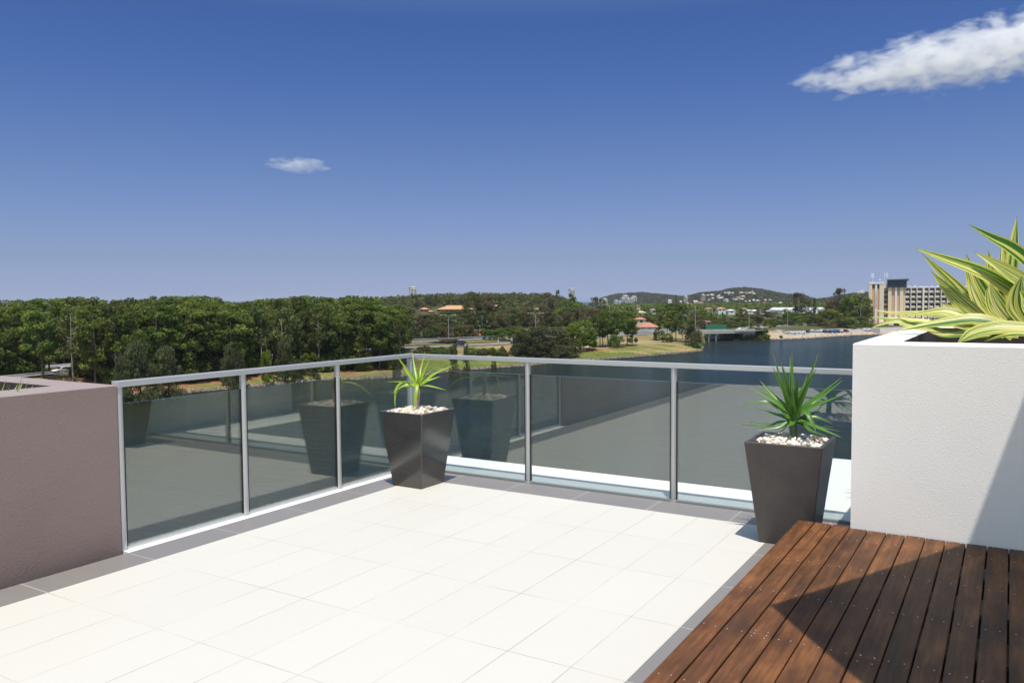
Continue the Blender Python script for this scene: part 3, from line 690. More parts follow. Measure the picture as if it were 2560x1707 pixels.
FL = [  # (points base->tip in photo zoom units, half width m, depth base, depth tip, up share, fold)
    ([(2700, 1150), (2420, 960), (2150, 770), (1900, 640), (1600, 535), (1340, 440)], .052, -.05, -.25, .35, .25),
    ([(2250, 1260), (1985, 1090), (1840, 940), (1720, 800), (1560, 640), (1410, 490)], .050, .1, .15, .3, .3),
    ([(2180, 1240), (1960, 1105), (1830, 1000), (1700, 880), (1600, 770), (1495, 655)], .052, -.1, -.15, .3, .3),
    ([(2620, 900), (2420, 600), (2230, 440), (2050, 345), (1835, 222)], .044, .1, .0, .3, .3),
    ([(2280, 1150), (2225, 850), (2240, 550), (2262, 350), (2285, 150)], .040, .15, .3, .05, .3),
    ([(2650, 1000), (2400, 790), (2230, 680), (2070, 580), (1895, 478)], .050, -.1, -.2, .35, .3),
    ([(2190, 1150), (2060, 1040), (1950, 860), (1880, 700), (1820, 500)], .068, -.05, .05, .1, .35),
    ([(2240, 1150), (2150, 950), (2080, 750), (2045, 600), (2020, 465)], .050, .2, .3, .1, .3),
    ([(2260, 1120), (2190, 850), (2170, 600), (2150, 360)], .045, .3, .4, .05, .3),
    ([(2200, 1170), (1900, 1125), (1650, 1070), (1400, 1045), (1150, 1040), (960, 1007)], .036, .05, .1, .6, .25),
    ([(2150, 1200), (1700, 1150), (1400, 1125), (1150, 1100), (930, 1072)], .036, .0, .0, .6, .25),
    ([(1900, 1240), (1500, 1190), (1290, 1150), (1190, 1112), (1060, 1135), (935, 1180)], .030, -.1, -.15, .5, .25),
    ([(2450, 1240), (2150, 1150), (1900, 1105), (1650, 1130), (1400, 1165), (1160, 1208)], .050, -.45, -.55, .55, .3),
    ([(2700, 1230), (2350, 1185), (2100, 1185), (1900, 1225), (1810, 1270), (1735, 1320)], .052, -.60, -.68, .5, .3),
    ([(2100, 1200), (1880, 1110), (1750, 1050), (1600, 1020), (1400, 1045), (1185, 1085)], .036, -.2, -.2, .5, .3),
    ([(2100, 1190), (1900, 1110), (1800, 1050), (1700, 995), (1570, 945)], .034, .05, .1, .3, .3),
    ([(2120, 1200), (1930, 1110), (1850, 1050), (1770, 985), (1690, 920)], .036, -.3, -.35, .3, .3),
    ([(2200, 1250), (1950, 1230), (1780, 1240), (1620, 1250), (1480, 1215)], .036, -.35, -.3, .6, .3),
    ([(2300, 1260), (2050, 1240), (1900, 1260), (1780, 1300)], .040, -.40, -.4, .6, .3),
    ([(2500, 1250), (2300, 1215), (2120, 1240), (1980, 1300)], .040, -.5, -.5, .5, .3),
    ([(2250, 1150), (2120, 1000), (2060, 870), (2040, 760)], .055, -.25, -.2, .1, .3),
    ([(2340, 1150), (2330, 950), (2360, 780), (2390, 620)], .055, .1, .1, .1, .3),
    ([(2420, 1180), (2300, 1000), (2290, 850), (2330, 700)], .060, -.3, -.3, .1, .3),
    ([(2100, 1210), (1850, 1180), (1600, 1120), (1480, 1100)], .030, -.15, -.1, .5, .3),
    ([(2600, 1180), (2450, 1020), (2380, 900), (2310, 830)], .055, -.5, -.5, .3, .3),
]
for pts, hw, d0, d1, upw, fo in FL:
    k = len(pts); dys = [d0 + (d1 - d0) * i / (k - 1) for i in range(k)]
    L.append((bl(ZR, pts, y0, dys), hw * 1.05, viewn * (1 - upw) + Vector((0, 0, 1)) * upw, fo))
rg = random.Random(21)                       # the side of the rosette that lies outside the photo, and its dense heart
for k in range(46):
    a_ = rg.uniform(-1.35, 1.7); el = rg.uniform(.2, 1.35); ln = rg.uniform(.8, 1.15)
    c0 = Vector((.25, .0, .03)) + Vector((rg.uniform(-.06, .12), rg.uniform(-.12, .12), 0))
    d = Vector((math.cos(a_) * math.cos(el), math.sin(a_) * math.cos(el), math.sin(el)))
    p1_ = c0 + d * ln * .45; p2_ = c0 + d * ln * .8 + Vector((0, 0, -.08)); p3_ = c0 + d * ln * 1.05 + Vector((0, 0, -.25 * math.cos(el)))
    L.append(([c0, p1_, p2_, p3_], rg.uniform(.04, .06), Vector((0, 0, 1)) + d * -.2, .3))
for k in range(14):
    a_ = rg.uniform(1.7, 4.9); el = rg.uniform(.9, 1.35); ln = rg.uniform(.3, .5)
    c0 = Vector((.12, .0, .03)); d = Vector((math.cos(a_) * math.cos(el), math.sin(a_) * math.cos(el), math.sin(el)))
    L.append(([c0, c0 + d * ln * .5, c0 + d * ln], rg.uniform(.04, .055), Vector((0, 0, 1)) + viewn * .5, .3))
leaves_mesh('foliage', L, VAR, fp, rs=12)
# small white mushroom shaped piece on the soil
q = MB(); q.tube([(4.19, -.33, 1.0), (4.19, -.33, 1.115)], .012, 8); q.tube([(4.19, -.33, 1.115), (4.19, -.33, 1.15), (4.19, -.33, 1.17), (4.19, -.33, 1.178)], [.033, .036, .026, .006], 14)
tag(q.build('white_cap', mat('white_plastic', (.75, .73, .68), .4)), 'small white mushroom shaped cap on the soil of the white planter', 'garden light')
# grassy plant in the mauve planter
GR = leaf_mat('strap_leaf', (.10, .16, .035), (.33, .40, .12))
_g = at_z(-14, 977, 1.0); gp = empty('strap_leaf_plant', (_g.x, _g.y, .74), 0, 'thin leaved green plant in the long mauve planter', 'plant')
L = []; rg = random.Random(4)
for k in range(150):
    a_ = rg.uniform(0, 6.28); el = rg.uniform(.45, 1.3); ln = rg.uniform(.26, .44)
    c0 = Vector((rg.uniform(-.14, .12), rg.uniform(-.22, .14), -.02)); d = Vector((math.cos(a_) * math.cos(el), math.sin(a_) * math.cos(el), math.sin(el)))
    L.append(([c0, c0 + d * ln * .5, c0 + d * ln + Vector((0, 0, -.10 * math.cos(el)))], rg.uniform(.006, .011), Vector((0, 0, 1)) + Vector((.4, -.4, 0)), .3))
leaves_mesh('foliage', L, GR, gp, rs=2)
# ================================================================== the far side: water, land, road, bridge, trees, houses
WZ = -18.5
WATER = mat('lake_water', (.010, .018, .012), .09, spec=.22)
def _water():
    n, l = WATER.node_tree.nodes, WATER.node_tree.links; n.clear(); out = n.new('ShaderNodeOutputMaterial')
    tc = n.new('ShaderNodeTexCoord'); mp = n.new('ShaderNodeMapping'); mp.inputs['Rotation'].default_value = (0, 0, .5); mp.inputs['Scale'].default_value = (.13, .42, 1)
    l.new(tc.outputs['Object'], mp.inputs[0])
    t = n.new('ShaderNodeTexNoise'); t.inputs['Scale'].default_value = .75; t.inputs['Detail'].default_value = 7; t.inputs['Roughness'].default_value = .62
    l.new(mp.outputs[0], t.inputs['Vector'])
    t3 = n.new('ShaderNodeTexNoise'); t3.inputs['Scale'].default_value = .035; t3.inputs['Detail'].default_value = 4; l.new(tc.outputs['Object'], t3.inputs['Vector'])
    ws = n.new('ShaderNodeMapRange'); ws.inputs['From Min'].default_value = .38; ws.inputs['From Max'].default_value = .62; ws.inputs['To Min'].default_value = .35; ws.inputs['To Max'].default_value = 1.0; l.new(t3.outputs['Fac'], ws.inputs['Value'])
    bp = n.new('ShaderNodeBump'); bp.inputs['Distance'].default_value = 2.2; l.new(ws.outputs[0], bp.inputs['Strength'])
    l.new(t.outputs['Fac'], bp.inputs['Height'])
    t2 = n.new('ShaderNodeTexNoise'); t2.inputs['Scale'].default_value = .012; t2.inputs['Detail'].default_value = 3; l.new(tc.outputs['Object'], t2.inputs['Vector'])
    mx = n.new('ShaderNodeMix'); mx.data_type = 'RGBA'; l.new(t2.outputs['Fac'], mx.inputs[0]); mx.inputs[6].default_value = (.017, .025, .014, 1); mx.inputs[7].default_value = (.013, .026, .036, 1)
    spx = n.new('ShaderNodeSeparateXYZ'); l.new(tc.outputs['Object'], spx.inputs[0])      # body colour turns olive towards the left bank
    mrx = n.new('ShaderNodeMapRange'); mrx.interpolation_type = 'SMOOTHSTEP'; mrx.inputs['From Min'].default_value = -140; mrx.inputs['From Max'].default_value = -50; l.new(spx.outputs[0], mrx.inputs['Value'])
    mxx = n.new('ShaderNodeMix'); mxx.data_type = 'RGBA'; mxx.inputs[6].default_value = (.018, .021, .007, 1); l.new(mrx.outputs[0], mxx.inputs[0]); l.new(mx.outputs[2], mxx.inputs[7]); mx = mxx
    df = n.new('ShaderNodeBsdfDiffuse'); l.new(mx.outputs[2], df.inputs[0]); l.new(bp.outputs[0], df.inputs['Normal'])
    gl = n.new('ShaderNodeBsdfGlossy'); gl.inputs['Roughness'].default_value = .10; gl.inputs[0].default_value = (.60, .79, 1, 1); l.new(bp.outputs[0], gl.inputs['Normal'])
    g = n.new('ShaderNodeNewGeometry'); dt = n.new('ShaderNodeVectorMath'); dt.operation = 'DOT_PRODUCT'; l.new(bp.outputs[0], dt.inputs[0]); l.new(g.outputs['Incoming'], dt.inputs[1])
    def mth(op, a, b):
        q = n.new('ShaderNodeMath'); q.operation = op
        for i, x in enumerate((a, b)):
            if isinstance(x, (int, float)): q.inputs[i].default_value = x
            else: l.new(x, q.inputs[i])
        return q.outputs[0]
    c = mth('MAXIMUM', dt.outputs['Value'], 0.0); f = mth('ADD', mth('MULTIPLY', mth('POWER', mth('SUBTRACT', 1.0, c), 4.0), .42), .02)
    ms = n.new('ShaderNodeMixShader'); l.new(f, ms.inputs[0]); l.new(df.outputs[0], ms.inputs[1]); l.new(gl.outputs[0], ms.inputs[2]); l.new(ms.outputs[0], out.inputs[0])
_water()
wb = MB(); S_ = 9000; wb.add([(-S_, -S_, WZ), (S_, -S_, WZ), (S_, S_, WZ), (-S_, S_, WZ)], [(0, 1, 2, 3)])
tag(wb.build('lake', WATER, fixn=False), kind='structure')

# shoreline: photo column, row at the waterline
SH = [(-900, 1012), (-300, 1004), (0, 999), (300, 994), (463, 982), (596, 970), (640, 966), (798, 950), (900, 948), (975, 944), (1021, 940), (1065, 938), (1111, 931), (1149, 926), (1280, 917),
      (1350, 911), (1438, 901), (1500, 899), (1580, 893), (1640, 888), (1718, 881.5), (1757, 877)]
SH2 = [(1835, 850.5), (1880, 850), (1920, 849.5), (2020, 846), (2132, 839), (2300, 833), (2560, 827), (3300, 812)]
def plan_r(u, v):
    p = at_z(u, v, WZ); return math.hypot(p.x - CAM.x, p.y - CAM.y)
sa = [az_of(u) for u, v in SH]; sr = [plan_r(u, v) for u, v in SH]
sa += [az_of(1766), az_of(1770), az_of(1818), az_of(1822)]; sr += [420, 600, 600, 500]
sa += [az_of(u) for u, v in SH2]; sr += [plan_r(u, v) for u, v in SH2]
sa = np.array(sa); sr = np.array(sr)
def shore_r(a): return np.interp(a, sa, sr)

# road centre lines
def g2(u, dist): p = at_dist(u, dist); return (p.x, p.y)
def hyp(u, v, z): p = at_z(u, v, z); return math.hypot(p.x - CAM.x, p.y - CAM.y)
NB1 = at_z(1738, 854.5, WZ); NB2 = at_z(1862, 851, WZ)          # near edge of the bridge
bdir = (NB2 - NB1); bdir.z = 0; bdir.normalize(); bnor = Vector((-bdir.y, bdir.x, 0))
if bnor.dot(FW) < 0: bnor = -bnor
def bpt(s, off): p = NB1 + bdir * s + bnor * off; return (p.x, p.y)
BL = (NB2 - NB1).length
RZ = {'near': [], 'far': []}
near = [(*g2(-700, 190), -15.2), (*g2(-300, 205), -15.2), (*g2(150, 226), -15), (*g2(500, 250), -15), (*g2(900, 285), -15), (*g2(1145, 303), -15), (*g2(1280, 318), -15),
        (*g2(1450, 350), -14.6), (*g2(1620, 383), -14.2), (*bpt(-8, 5.2), -13.9), (*bpt(BL / 2, 5.2), -13.9), (*bpt(BL + 10, 5.2), -13.9), (*g2(1888, 456), -13.9), (*g2(1930, 482), -14), (*g2(2000, 512), -14), (*g2(2120, 548), -14), (*g2(2350, 640), -14)]
far = [(*g2(-700, 212), -15), (*g2(-300, 228), -15), (*g2(150, 249), -14.9), (*g2(500, 274), -14.8), (*g2(900, 312), -14.6), (*g2(1145, 338), -14.5), (*g2(1280, 356), -14.4),
       (*g2(1450, 378), -14.2), (*g2(1620, 402), -14), (*bpt(-8, 17.5), -13.9), (*bpt(BL / 2, 17.5), -13.9), (*bpt(BL + 10, 17.5), -13.9), (*g2(1896, 472), -13.9), (*g2(1940, 496), -14), (*g2(2010, 526), -14), (*g2(2130, 562), -14), (*g2(2360, 655), -14)]
def resample(P, st=4.0):
    P = np.array(P, float); k = len(P) - 1; out = []
    for i in range(k):
        p0 = P[max(i - 1, 0)]; p1 = P[i]; p2 = P[i + 1]; p3 = P[min(i + 2, k)]
        n_ = max(2, int(np.linalg.norm(p2 - p1) / st))
        for j in range(n_):
            f = j / n_; out.append(.5 * ((2 * p1) + (p2 - p0) * f + (2 * p0 - 5 * p1 + 4 * p2 - p3) * f * f + (3 * p1 - p0 - 3 * p2 + p3) * f ** 3))
    out.append(P[-1]); return np.array(out)
RN = resample(near); RF = resample(far)
ROADS = np.vstack([RN, RF])
def road_d(X, Y):
    X = np.atleast_1d(np.asarray(X, float)); Y = np.atleast_1d(np.asarray(Y, float)); best = np.full(X.shape, 1e9); z = np.zeros(X.shape)
    for x, y, zz in ROADS[::2]:
        d = np.hypot(X - x, Y - y); m = d < best; best[m] = d[m]; z[m] = zz
    return best, z
def sm(x, a, b): t = np.clip((x - a) / (b - a), 0, 1); return t * t * (3 - 2 * t)
def nz2(X, Y, s, seed=0):
    r_ = np.random.RandomState(seed); o = np.zeros(np.shape(X)); 
    for k in range(5):
        a = r_.uniform(0, 6.28); f = s * r_.uniform(.7, 1.6); o = o + np.sin((X * math.cos(a) + Y * math.sin(a)) * f + r_.uniform(0, 6)) * np.cos((X * math.sin(a) - Y * math.cos(a)) * f * .8 + r_.uniform(0, 6))
    return o / 5
# ridge of the far hills: photo column -> row of the tree line, distance
HILL1 = dict(d=900, w=400, c=[(560, 762), (600, 752), (700, 743), (760, 738), (860, 744), (960, 740), (1050, 733), (1150, 730), (1250, 728), (1330, 729), (1400, 736), (1440, 752), (1470, 768)])
HILL2 = dict(d=3000, w=700, c=[(1440, 770), (1480, 757), (1500, 745), (1540, 734), (1600, 730), (1640, 733), (1700, 739), (1750, 741), (1790, 745), (1850, 760)])
HILL3 = dict(d=2500, w=800, c=[(1660, 768), (1700, 744), (1750, 731), (1800, 727), (1820, 721), (1860, 717), (1900, 721), (1960, 733), (2010, 736), (2040, 748), (2080, 741), (2105, 737), (2130, 732), (2180, 729), (2300, 735), (2500, 740), (2900, 745)])
HILL4 = dict(d=1900, w=260, c=[(1560, 768), (1590, 757), (1700, 755), (1800, 752), (1900, 750), (2000, 748), (2080, 746), (2300, 745), (2900, 748)])
for H_ in (HILL1, HILL2, HILL3, HILL4):
    H_['a'] = np.array([az_of(u) for u, v in H_['c']]); H_['z'] = np.array([z_for(u, v, H_['d']) for u, v in H_['c']])
TREEH = {900: 11, 3000: 7, 2500: 7, 1900: 6}
def ground(X, Y):
    X = np.atleast_1d(np.asarray(X, float)); Y = np.atleast_1d(np.asarray(Y, float))
    r = np.hypot(X - CAM.x, Y - CAM.y); a = np.arctan2(X - CAM.x, Y - CAM.y)
    R_ = shore_r(a) + .5 * nz2(X, Y, .25, 3); d = r - R_
    z = np.where(d < 0, -19.6 + .9 * sm(d, -6, 0), -18.75 + .55 * sm(d, 0, 2.2) + 1.35 * sm(d, 1.5, 28) + .9 * sm(d, 20, 70) + .8 * sm(d, 60, 200))
    z = z + np.where(d > 3, .18 * nz2(X, Y, .12, 5), 0)
    z = z + 1.3 * sm(d, 1.5, 12) * (1 - sm(d, 60, 150)) * sm(a, az_of(1915), az_of(1950)) * (1 - sm(a, az_of(2500), az_of(2700)))
    rd, rz = road_d(X, Y)
    k = (1 - sm(rd, 8, 20)) * sm(d, 1, 13) * (r < 900)
    inch = (a > az_of(1762)) & (a < az_of(1832)) & (r < 620)          # the channel under the bridge stays open
    k = np.where(inch, 0, k)
    z = z * (1 - k) + (rz - .25) * k
    for H_ in (HILL1, HILL2, HILL3, HILL4):
        hz = np.interp(a, H_['a'], H_['z'], left=-60, right=-60) - TREEH[H_['d']]
        env = np.where(r < H_['d'], sm(r, H_['d'] - H_['w'], H_['d']), 1 - .8 * sm(r, H_['d'], H_['d'] + H_['w']))
        z = z + np.maximum(hz - z, 0) * env * (1 + .04 * nz2(X, Y, .02, 11)) * (d > 0)
    z = z + 3.0 * sm(r, 540, 760) * sm(a, az_of(1480), az_of(1560)) * (1 - sm(r, 1100, 1500))
    sea = ((a < az_of(560)) & (r > 1300)) | ((a > az_of(1415)) & (a < az_of(1500)) & (r > 1500)) | (r > 4300)
    return np.where(sea, -21.0, z)
def gz1(x, y): return float(ground(x, y)[0])
# one terrain sheet, finer near the shore
AZ = np.linspace(az_of(-1400), az_of(3300), 620)
tt = np.concatenate([np.linspace(-12, 6, 16), np.linspace(7, 60, 36), np.linspace(62, 160, 40), np.geomspace(165, 5200, 70)])
A2, T2 = np.meshgrid(AZ, tt, indexing='ij')
Rg = shore_r(A2) * (1 - 0) + T2
far_ = T2 > 160; Rg = np.where(far_, shore_r(A2) + T2, Rg)
GX = CAM.x + np.sin(A2) * Rg; GY = CAM.y + np.cos(A2) * Rg; GZ = ground(GX.ravel(), GY.ravel()).reshape(GX.shape)
na, nt = A2.shape
idx = np.arange(na * nt).reshape(na, nt)
F = np.stack([idx[:-1, :-1], idx[:-1, 1:], idx[1:, 1:], idx[1:, :-1]], -1).reshape(-1, 4)[:, ::-1]
# land cover: rocks at the edge, bark mulch on the left bank, mown grass, dry verge, sand on the far bank
U_ = np.interp(A2, [az_of(u) for u in range(-1400, 3400, 40)], list(range(-1400, 3400, 40)))
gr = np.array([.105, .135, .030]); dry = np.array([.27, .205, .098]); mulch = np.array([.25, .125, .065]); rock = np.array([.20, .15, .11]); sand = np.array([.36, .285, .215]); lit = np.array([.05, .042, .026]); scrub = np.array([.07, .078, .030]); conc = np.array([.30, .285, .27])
n1 = nz2(GX, GY, .10, 21); n2 = nz2(GX, GY, .28, 22); n3 = nz2(GX, GY, .8, 23)
col = np.zeros(A2.shape + (3,)); col[:] = scrub
def blend(c, k): 
    global col
    k = np.clip(k, 0, 1)[..., None]; col = col * (1 - k) + np.array(c) * k
Td = Rg - shore_r(A2)
leftz = 1 - sm(U_, 1010, 1090)
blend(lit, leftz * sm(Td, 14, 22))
blend(mulch, leftz * (1 - sm(Td, 16, 24)))
blend(gr * .95 + dry * .15, leftz * sm(n1 + .35 * n2 + .25 - .02 * np.abs(Td - 8), .02, .25) * (1 - sm(Td, 12, 16)) * (sm(U_, 430, 520)))
mid = sm(U_, 1010, 1090) * (1 - sm(U_, 1765, 1770))
blend(gr, mid * (1 - sm(Td, 30, 55)) * sm(Td, 1, 2.5))
blend(dry, mid * sm(n1 * .8 + .4 * n2, -.05, .35) * (1 - sm(Td, 60, 95)))
blend(dry, mid * sm(Td, 26, 40) * (1 - sm(Td, 70, 95)) * .65)
blend(mulch * 1.1, mid * np.exp(-((U_ - 1290) / 40) ** 2 - ((Td - 38) / 14) ** 2) * 1.2)
blend(mulch * .95, mid * np.exp(-((U_ - 1470) / 40) ** 2 - ((Td - 28) / 8) ** 2) * .9)
rgt = sm(U_, 1822, 1830)
blend(sand, rgt * (1 - sm(Td, 7, 13)) * (1 - sm(U_, 2400, 2500)))
blend(conc, rgt * sm(Td, 7, 9) * (1 - sm(Td, 26, 30)) * sm(U_, 1935, 1950))
blend(scrub * 1.4, rgt * (1 - sm(U_, 1900, 1925)) * sm(n1 + n2, -.3, .1) * (1 - sm(Td, 10, 14)) * .9)
blend(rock, (1 - sm(Td + .8 * n3, 1.2, 2.6)) * (1 - .5 * rgt))
RD, _ = road_d(GX.ravel()[::1], GY.ravel()[::1]); RD = RD.reshape(A2.shape)
blend(dry * .95, (1 - sm(RD, 7, 13)) * (Td > 3) * .8 * (1 - rgt * .7))
far_k = sm(Rg, 700, 1500); blend([.085, .082, .045], far_k)
col = np.clip(col * (1 + .22 * n2 + .25 * n3)[..., None], .01, .8)
GM = bpy.data.materials.new('land_cover'); GM.use_nodes = True
n, l = GM.node_tree.nodes, GM.node_tree.links; b = n['Principled BSDF']; b.inputs['Roughness'].default_value = .95; b.inputs['Specular IOR Level'].default_value = .1
at = n.new('ShaderNodeAttribute'); at.attribute_name = 'tint'; tcn = n.new('ShaderNodeTexCoord'); tn = n.new('ShaderNodeTexNoise'); tn.inputs['Scale'].default_value = .9; tn.inputs['Detail'].default_value = 8; tn.inputs['Roughness'].default_value = .7
l.new(tcn.outputs['Object'], tn.inputs['Vector']); mrr = n.new('ShaderNodeMapRange'); mrr.inputs['From Min'].default_value = .3; mrr.inputs['From Max'].default_value = .7; mrr.inputs['To Min'].default_value = .6; mrr.inputs['To Max'].default_value = 1.4
hsn = n.new('ShaderNodeHueSaturation'); l.new(tn.outputs['Fac'], mrr.inputs['Value']); l.new(mrr.outputs[0], hsn.inputs['Value']); l.new(at.outputs['Color'], hsn.inputs['Color']); l.new(hsn.outputs[0], b.inputs['Base Color'])
bpn = n.new('ShaderNodeBump'); bpn.inputs['Strength'].default_value = .6; bpn.inputs['Distance'].default_value = .3; l.new(tn.outputs['Fac'], bpn.inputs['Height']); l.new(bpn.outputs[0], b.inputs['Normal'])
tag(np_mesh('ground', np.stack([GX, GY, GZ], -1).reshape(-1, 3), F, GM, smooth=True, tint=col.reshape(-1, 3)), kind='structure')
# rocks of the revetment along the waterline (nobody could count them)
rgn = np.random.RandomState(7); VV = []; FF = []; TT = []; base = 0
IV1, IF1 = ico(1)
for k in range(5200):
    u = rgn.uniform(250, 2200)
    if 1762 < u < 1832: continue
    a = az_of(u); r = shore_r(a) + rgn.uniform(-.3, 1.5) ; x = CAM.x + math.sin(a) * r; y = CAM.y + math.cos(a) * r
    s = rgn.uniform(.08, .26); V = IV1 * (1 + rgn.uniform(-.25, .25, (len(IV1), 1))) * s * rgn.uniform(.6, 1.3, 3)
    VV.append(V + np.array([x, y, WZ + (r - shore_r(a)) * .3 + .05])); FF.append(IF1 + base); base += len(V)
    c = np.array([.19, .145, .11]) * rgn.uniform(.5, 1.7); c = c if u < 1800 else c * 1.6
    TT.append(np.tile(c, (len(V), 1)))
tag(np_mesh('shore_rocks', np.vstack(VV), np.vstack(FF), STONE, tint=np.vstack(TT)), 'rough brown rocks lining the waterline of both banks', 'rocks', kind='stuff')

# ------------------------------------------------------------------ road, kerbs, guard rails, bridge
ASP = mat('asphalt', (.155, .150, .155), .9, noise_col=(.5, (.20, .195, .20), 5)); PAINT = mat('road_paint', (.75, .75, .72), .7); CONC = mat('concrete', (.34, .33, .31), .85, noise_col=(.6, (.42, .41, .38), 6)); GALV = mat('galvanised_steel', (.42, .43, .45), .45, metal=.4)
def offs(P, o):
    d = np.gradient(P[:, :2], axis=0); d /= np.linalg.norm(d, axis=1, keepdims=True) + 1e-9
    Q = P.copy(); Q[:, 0] += -d[:, 1] * o; Q[:, 1] += d[:, 0] * o; return Q
def ribbon(name, P, o0, o1, dz, m, th=0, kind=None, label=None, cat=None, parent=None):
    A_ = offs(P, o0); B_ = offs(P, o1); k = len(P); V = []; Fq = []
    for i in range(k):
        V += [(A_[i][0], A_[i][1], A_[i][2] + dz), (B_[i][0], B_[i][1], B_[i][2] + dz)]
        if th: V += [(A_[i][0], A_[i][1], A_[i][2] + dz - th), (B_[i][0], B_[i][1], B_[i][2] + dz - th)]
    st = 4 if th else 2
    for i in range(k - 1):
        a = i * st; c = a + st
        Fq.append((a, a + 1, c + 1, c))
        if th: Fq += [(a + 2, c + 2, c + 3, a + 3), (a, c, c + 2, a + 2), (a + 1, a + 3, c + 3, c + 1)]
    q = MB(); q.add(V, Fq); o = q.build(name, m, parent)
    return tag(o, label, cat, kind=kind)
for nm, P in (('near_road', RN), ('far_road', RF)):
    ribbon(nm, P, -4.2, 4.2, .0, ASP, kind='structure'); 
    for o_ in (-4.0, 4.0): ribbon('road_marking', P, o_ - .08, o_ + .08, .006, PAINT, kind='structure')
q = MB()
for P in (RN, RF):
    D_ = offs(P, 0)
    for i in range(0, len(P) - 1, 3):
        p, p2 = D_[i], D_[i + 1]; d = (p2 - p)[:2]; d = d / np.linalg.norm(d); nx_, ny_ = -d[1] * .07, d[0] * .07
        q.add([(p[0] - nx_, p[1] - ny_, p[2] + .006), (p2[0] - nx_, p2[1] - ny_, p2[2] + .006), (p2[0] + nx_, p2[1] + ny_, p2[2] + .006), (p[0] + nx_, p[1] + ny_, p[2] + .006)], [(0, 1, 2, 3)])
tag(q.build('lane_dashes', PAINT), kind='structure')
def guard_rail(P, off, label, h=.75, every=1, bridge=False):
    Q = offs(P, off); t = empty('guard_rail', (Q[0][0], Q[0][1], Q[0][2]), 0, label, 'guard rail', 'guard rails along the road')
    Q = Q - Q[0]
    q = MB(); k = len(Q)
    for (z0, z1, w) in ((h - .30, h, .05),):
        V = []; Fq = []
        for i in range(k):
            V += [(Q[i][0] - w, Q[i][1], Q[i][2] + z0), (Q[i][0] + w, Q[i][1], Q[i][2] + z0), (Q[i][0] + w, Q[i][1], Q[i][2] + z1), (Q[i][0] - w, Q[i][1], Q[i][2] + z1)]
        for i in range(k - 1):
            for j in range(4): Fq.append((i * 4 + j, i * 4 + (j + 1) % 4, i * 4 + 4 + (j + 1) % 4, i * 4 + 4 + j))
        q.add(V, Fq)
    q.build('rail_beam', GALV, t)
    for i in range(0, k, every):
        q = MB(); q.box(Q[i][0] - .06, Q[i][0] + .06, Q[i][1] + .06, Q[i][1] + .16, Q[i][2] - .3, Q[i][2] + h - .1); q.build('post', GALV, t)
def seg(P, u0, u1):
    a = np.arctan2(P[:, 0] - CAM.x, P[:, 1] - CAM.y); m = (a > az_of(u0)) & (a < az_of(u1)); return P[m]
guard_rail(seg(RF, 1030, 1760), 5.0, 'long grey guard rail on the far edge of the road beyond the grass')
guard_rail(seg(RN, 1480, 1745), -5.0, 'grey guard rail on the near edge of the road behind the waterside pines')
guard_rail(seg(RN, -200, 330), -5.0, 'grey guard rail half hidden by trees near the white car')
# near-bank footpath
fpth = resample([(*g2(1040, 258), 0), (*g2(1160, 268), 0), (*g2(1290, 283), 0), (*g2(1400, 300), 0), (*g2(1500, 322), 0), (*g2(1560, 338), 0), (*g2(1640, 350), 0), (*g2(1700, 362), 0)], 3)
fpth[:, 2] = ground(fpth[:, 0], fpth[:, 1])
ribbon('footpath', fpth, -.9, .9, .16, mat('path_concrete', (.46, .43, .37), .9), th=.5, kind='structure')
# bridge
br = empty('road_bridge', (NB1.x, NB1.y, WZ), math.atan2(bdir.y, bdir.x), 'low concrete road bridge on round piers over the lake inlet', 'bridge')
BW = 22.5; sg = 1 if bnor.dot(Vector((-bdir.y, bdir.x, 0))) > 0 else -1
q = MB(); q.box(-14, BL + 6, 0, BW * sg, 4.25, 4.55); q.box(-14, BL + 6, 0, .5 * sg, 3.65, 4.7); q.build('deck', CONC, br)
q = MB()
for k in range(7): q.box(-14, BL + 6, (1.2 + k * 3.2) * sg, (1.9 + k * 3.2) * sg, 3.35, 4.25)
q.build('girders', mat('girder_concrete', (.22, .215, .21), .9), br)
q = MB(); q.box(-14, BL + 6, .05, .25 * sg, 4.7, 5.3); q.build('parapet', CONC, br)
q = MB()
for z_ in (5.45, 5.75): q.tube([(-14, .15 * sg, z_), (BL + 6, .15 * sg, z_)], .05, 6)
for k in range(int((BL + 20) / 2.0)): q.tube([(-14 + k * 2.0, .15 * sg, 5.3), (-14 + k * 2.0, .15 * sg, 5.78)], .05, 5)
q.build('bridge_railing', GALV, br)
def proj_s(u):     # distance along the bridge at photo column u
    d = ray(u, 840); h = Vector((d.x, d.y)); p = Vector((NB1.x - CAM.x, NB1.y - CAM.y)); e = Vector((bdir.x, bdir.y))
    det = h.x * (-e.y) + h.y * e.x; return (p.y * h.x - p.x * h.y) / (e.x * h.y * 1.0 - e.y * h.x)
for u in (1763, 1775.5, 1794):
    s = proj_s(u)
    for kk in (1.4, 8, 15, 21): 
        if kk > 2 and u == 1763: continue
        q = MB(); q.tube([(s, kk * sg, -1), (s, kk * sg, 3.3)], .42, 12); q.build('pier', CONC, br)
    q = MB(); q.box(s - .5, s + .5, .4 * sg, 22 * sg, 2.9, 3.35); q.build('pier_cap', CONC, br)
STP = mat('stone_pitching', (.34, .31, .28), .95, noise_col=(1.6, (.12, .11, .10), 2), bump=(1.5, .8, .3))
for x0_, x1_ in ((BL + 1, BL + 8), (-40, -15)):
    q = MB(); q.box(x0_, x1_, 2.5 * sg, 22 * sg, -.2, 4.2); q.build('abutment', STP, br)

